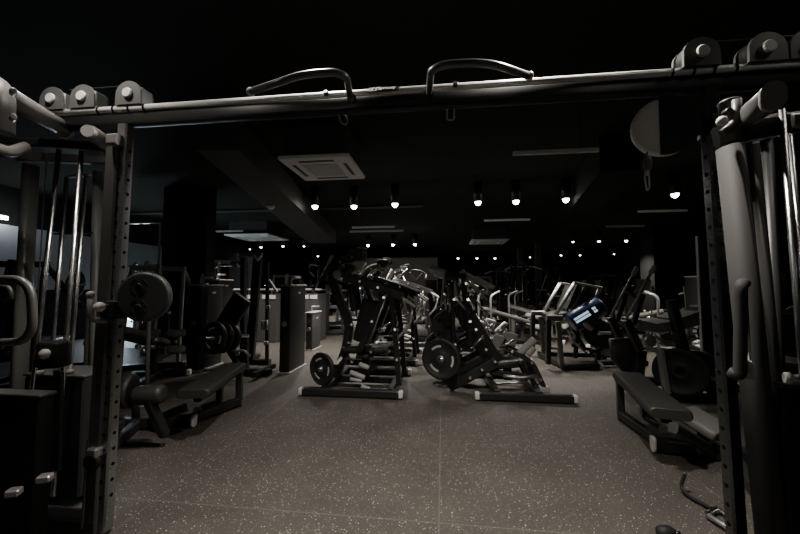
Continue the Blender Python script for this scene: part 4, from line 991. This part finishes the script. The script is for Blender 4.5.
def g_bike(t, fm):
    for y in (-.5, .5): L(B().bar((-.28, y, .05), (.28, y, .05), .07, .06), 'base_bar', 'silver_coat', t)
    L(B().bar((0, -.5, .09), (0, .5, .09), .07, .07), 'spine', fm, t)
    L(B().bars([(0, -.1, .1), (0, -.2, .8)], .06, .09, .1, (0, 1, 0)), 'seat_post', fm, t)
    L(B().pad((0, -.38, .9), (0, -.08, .9), .2, .07), 'saddle', 'upholstery', t)
    L(B().bars([(0, .3, .1), (0, .38, 1.0)], .06, .09, .1, (0, 1, 0)), 'front_post', fm, t)
    L(B().lathe((0, .3, .36), (1, 0, 0), [(.2, -.03), (.25, -.025), (.25, .025), (.2, .03)], 30), 'flywheel', 'silver_coat', t)
    L(B().tube([(-.2, .6, 1.12), (-.2, .38, 1.05), (.2, .38, 1.05), (.2, .6, 1.12)], .018, 10, .06), 'handlebar', 'grip', t)
    L(B().disc((0, -.05, .35), (1, 0, 0), .1, .06, 20), 'crank', 'grip', t)
    for s in (-1, 1): L(B().box((s*.14, -.05+s*.12, .35), (.1, .09, .03), 0, .006), 'pedal', 'rubber', t)
    L(B().bar((0, -.15, .55), (0, .34, .7), .06, .08), 'top_tube', fm, t)
KIND = dict(press=(g_press, 'chest_press_machine', 'gym machine'), pulldown=(g_pulldown, 'pulldown_machine', 'gym machine'), curl=(g_curl, 'leg_curl_machine', 'gym machine'), stack=(g_stack, 'lat_pulldown_machine', 'gym machine'),
            incline=(g_incline, 'incline_bench', 'bench'), tread=(g_tread, 'treadmill', 'treadmill'), bike=(g_bike, 'exercise_bike', 'exercise bike'))
def place(kind, x, Y, deg, label, fm='dark_coat', group='machines in the back rows'):
    f, nm, cat = KIND[kind]; X = at(x, 290, Y).x; rg = random.Random(label)
    t = thing(nm, label, cat, (X, Y, 0), math.radians(deg), group); f(t, fm)
    if kind not in ('tread', 'bike'):
        for s_ in (-1, 1):  # chrome studs sprinkled at random to add glints
            for k in range(4):
                z = rg.uniform(.35, 1.55 if kind in ('press', 'pulldown', 'stack') else .8)
                L(B().disc((s_*rg.uniform(.1, .4), rg.uniform(.2, .5), z), (s_, rg.uniform(-1, 1), .3), .03, .05, 10), 'glint_stud', 'chrome', t)
    return t
place('pulldown', 409, 13.2, 60, 'pulldown machine at the far end of the left aisle row', 'dark_coat')
place('curl', 434, 11.9, 200, 'leg curl machine with a grey cabinet in the middle of the aisle behind', 'grey_coat')
place('press', 462, 10.2, 150, 'grey press machine behind the right aisle row, left one of two', 'grey_coat')
place('incline', 505, 8.3, 110, 'incline bench with two thick rollers right behind the incline press machines')
place('incline', 533, 9.1, 65, 'incline bench with a light pad just left of the leg press', 'grey_coat')
place('stack', 522, 10.9, 160, 'tall lat pulldown machine behind the incline benches, nearer one', 'black_coat')
place('pulldown', 545, 12.5, 200, 'dark pulldown machine far back left of the leg press')
place('press', 478, 12.2, 180, 'press machine far back between the two aisle rows', 'grey_coat')
place('stack', 500, 14.2, 180, 'tall lat pulldown machine farthest back in the middle', 'black_coat')
place('bike', 562, 9.9, 150, 'exercise bike behind the leg press, left one')
place('press', 612, 10.6, 120, 'press machine behind the leg press, right side', 'dark_coat')
place('incline', 627, 7.9, 240, 'light grey bench behind the right row machine, left one', 'grey_coat')
place('tread', 592, 12.6, 160, 'treadmill with a light console behind the leg press', 'grey_coat')
place('tread', 634, 12.2, 165, 'treadmill with a light console far right, left one of a pair', 'grey_coat')
place('tread', 692, 12.4, 165, 'treadmill with a light console far right, right one of a pair', 'grey_coat')
place('curl', 676, 9.2, 200, 'leg curl machine behind the wide flat pads on the right', 'grey_coat')
place('bike', 712, 7.4, 200, 'exercise bike with a bright flywheel left of the right post')
place('press', 795, 4.4, 200, 'press machine seen through the right cable tower', 'dark_coat')
place('curl', 790, 6.8, 160, 'leg curl machine seen through the right cable tower', 'grey_coat')
place('press', 164, 5.75, 205, 'press machine with silver levers between the round disc and the black cabinet', 'silver_coat')
place('incline', 142, 4.1, 200, 'bench with side handles seen below the round disc', 'dark_coat')
place('pulldown', 152, 8.8, 190, 'pulldown machine far left behind the mirror', 'grey_coat')
place('stack', 225, 9.6, 180, 'tall lat pulldown machine behind the grey counter', 'grey_coat')
place('pulldown', 327, 9.9, 200, 'pulldown machine behind the arched lever machines, left side', 'dark_coat')
place('press', 290, 10.2, 190, 'press machine with silver frame behind the tall cabinet', 'grey_coat')
place('press', 345, 12.6, 170, 'press machine behind the arched row, farther left one', 'grey_coat')
place('stack', 362, 16.0, 180, 'tall lat pulldown machine far back behind the arched row', 'grey_coat')
place('curl', 380, 14.6, 170, 'leg curl machine behind the arched row with a grey cabinet', 'grey_coat')
place('press', 30, 4.4, 200, 'press machine seen through the left cable tower', 'dark_coat')
place('tread', 20, 6.0, 200, 'treadmill seen through the left cable tower', 'dark_coat')
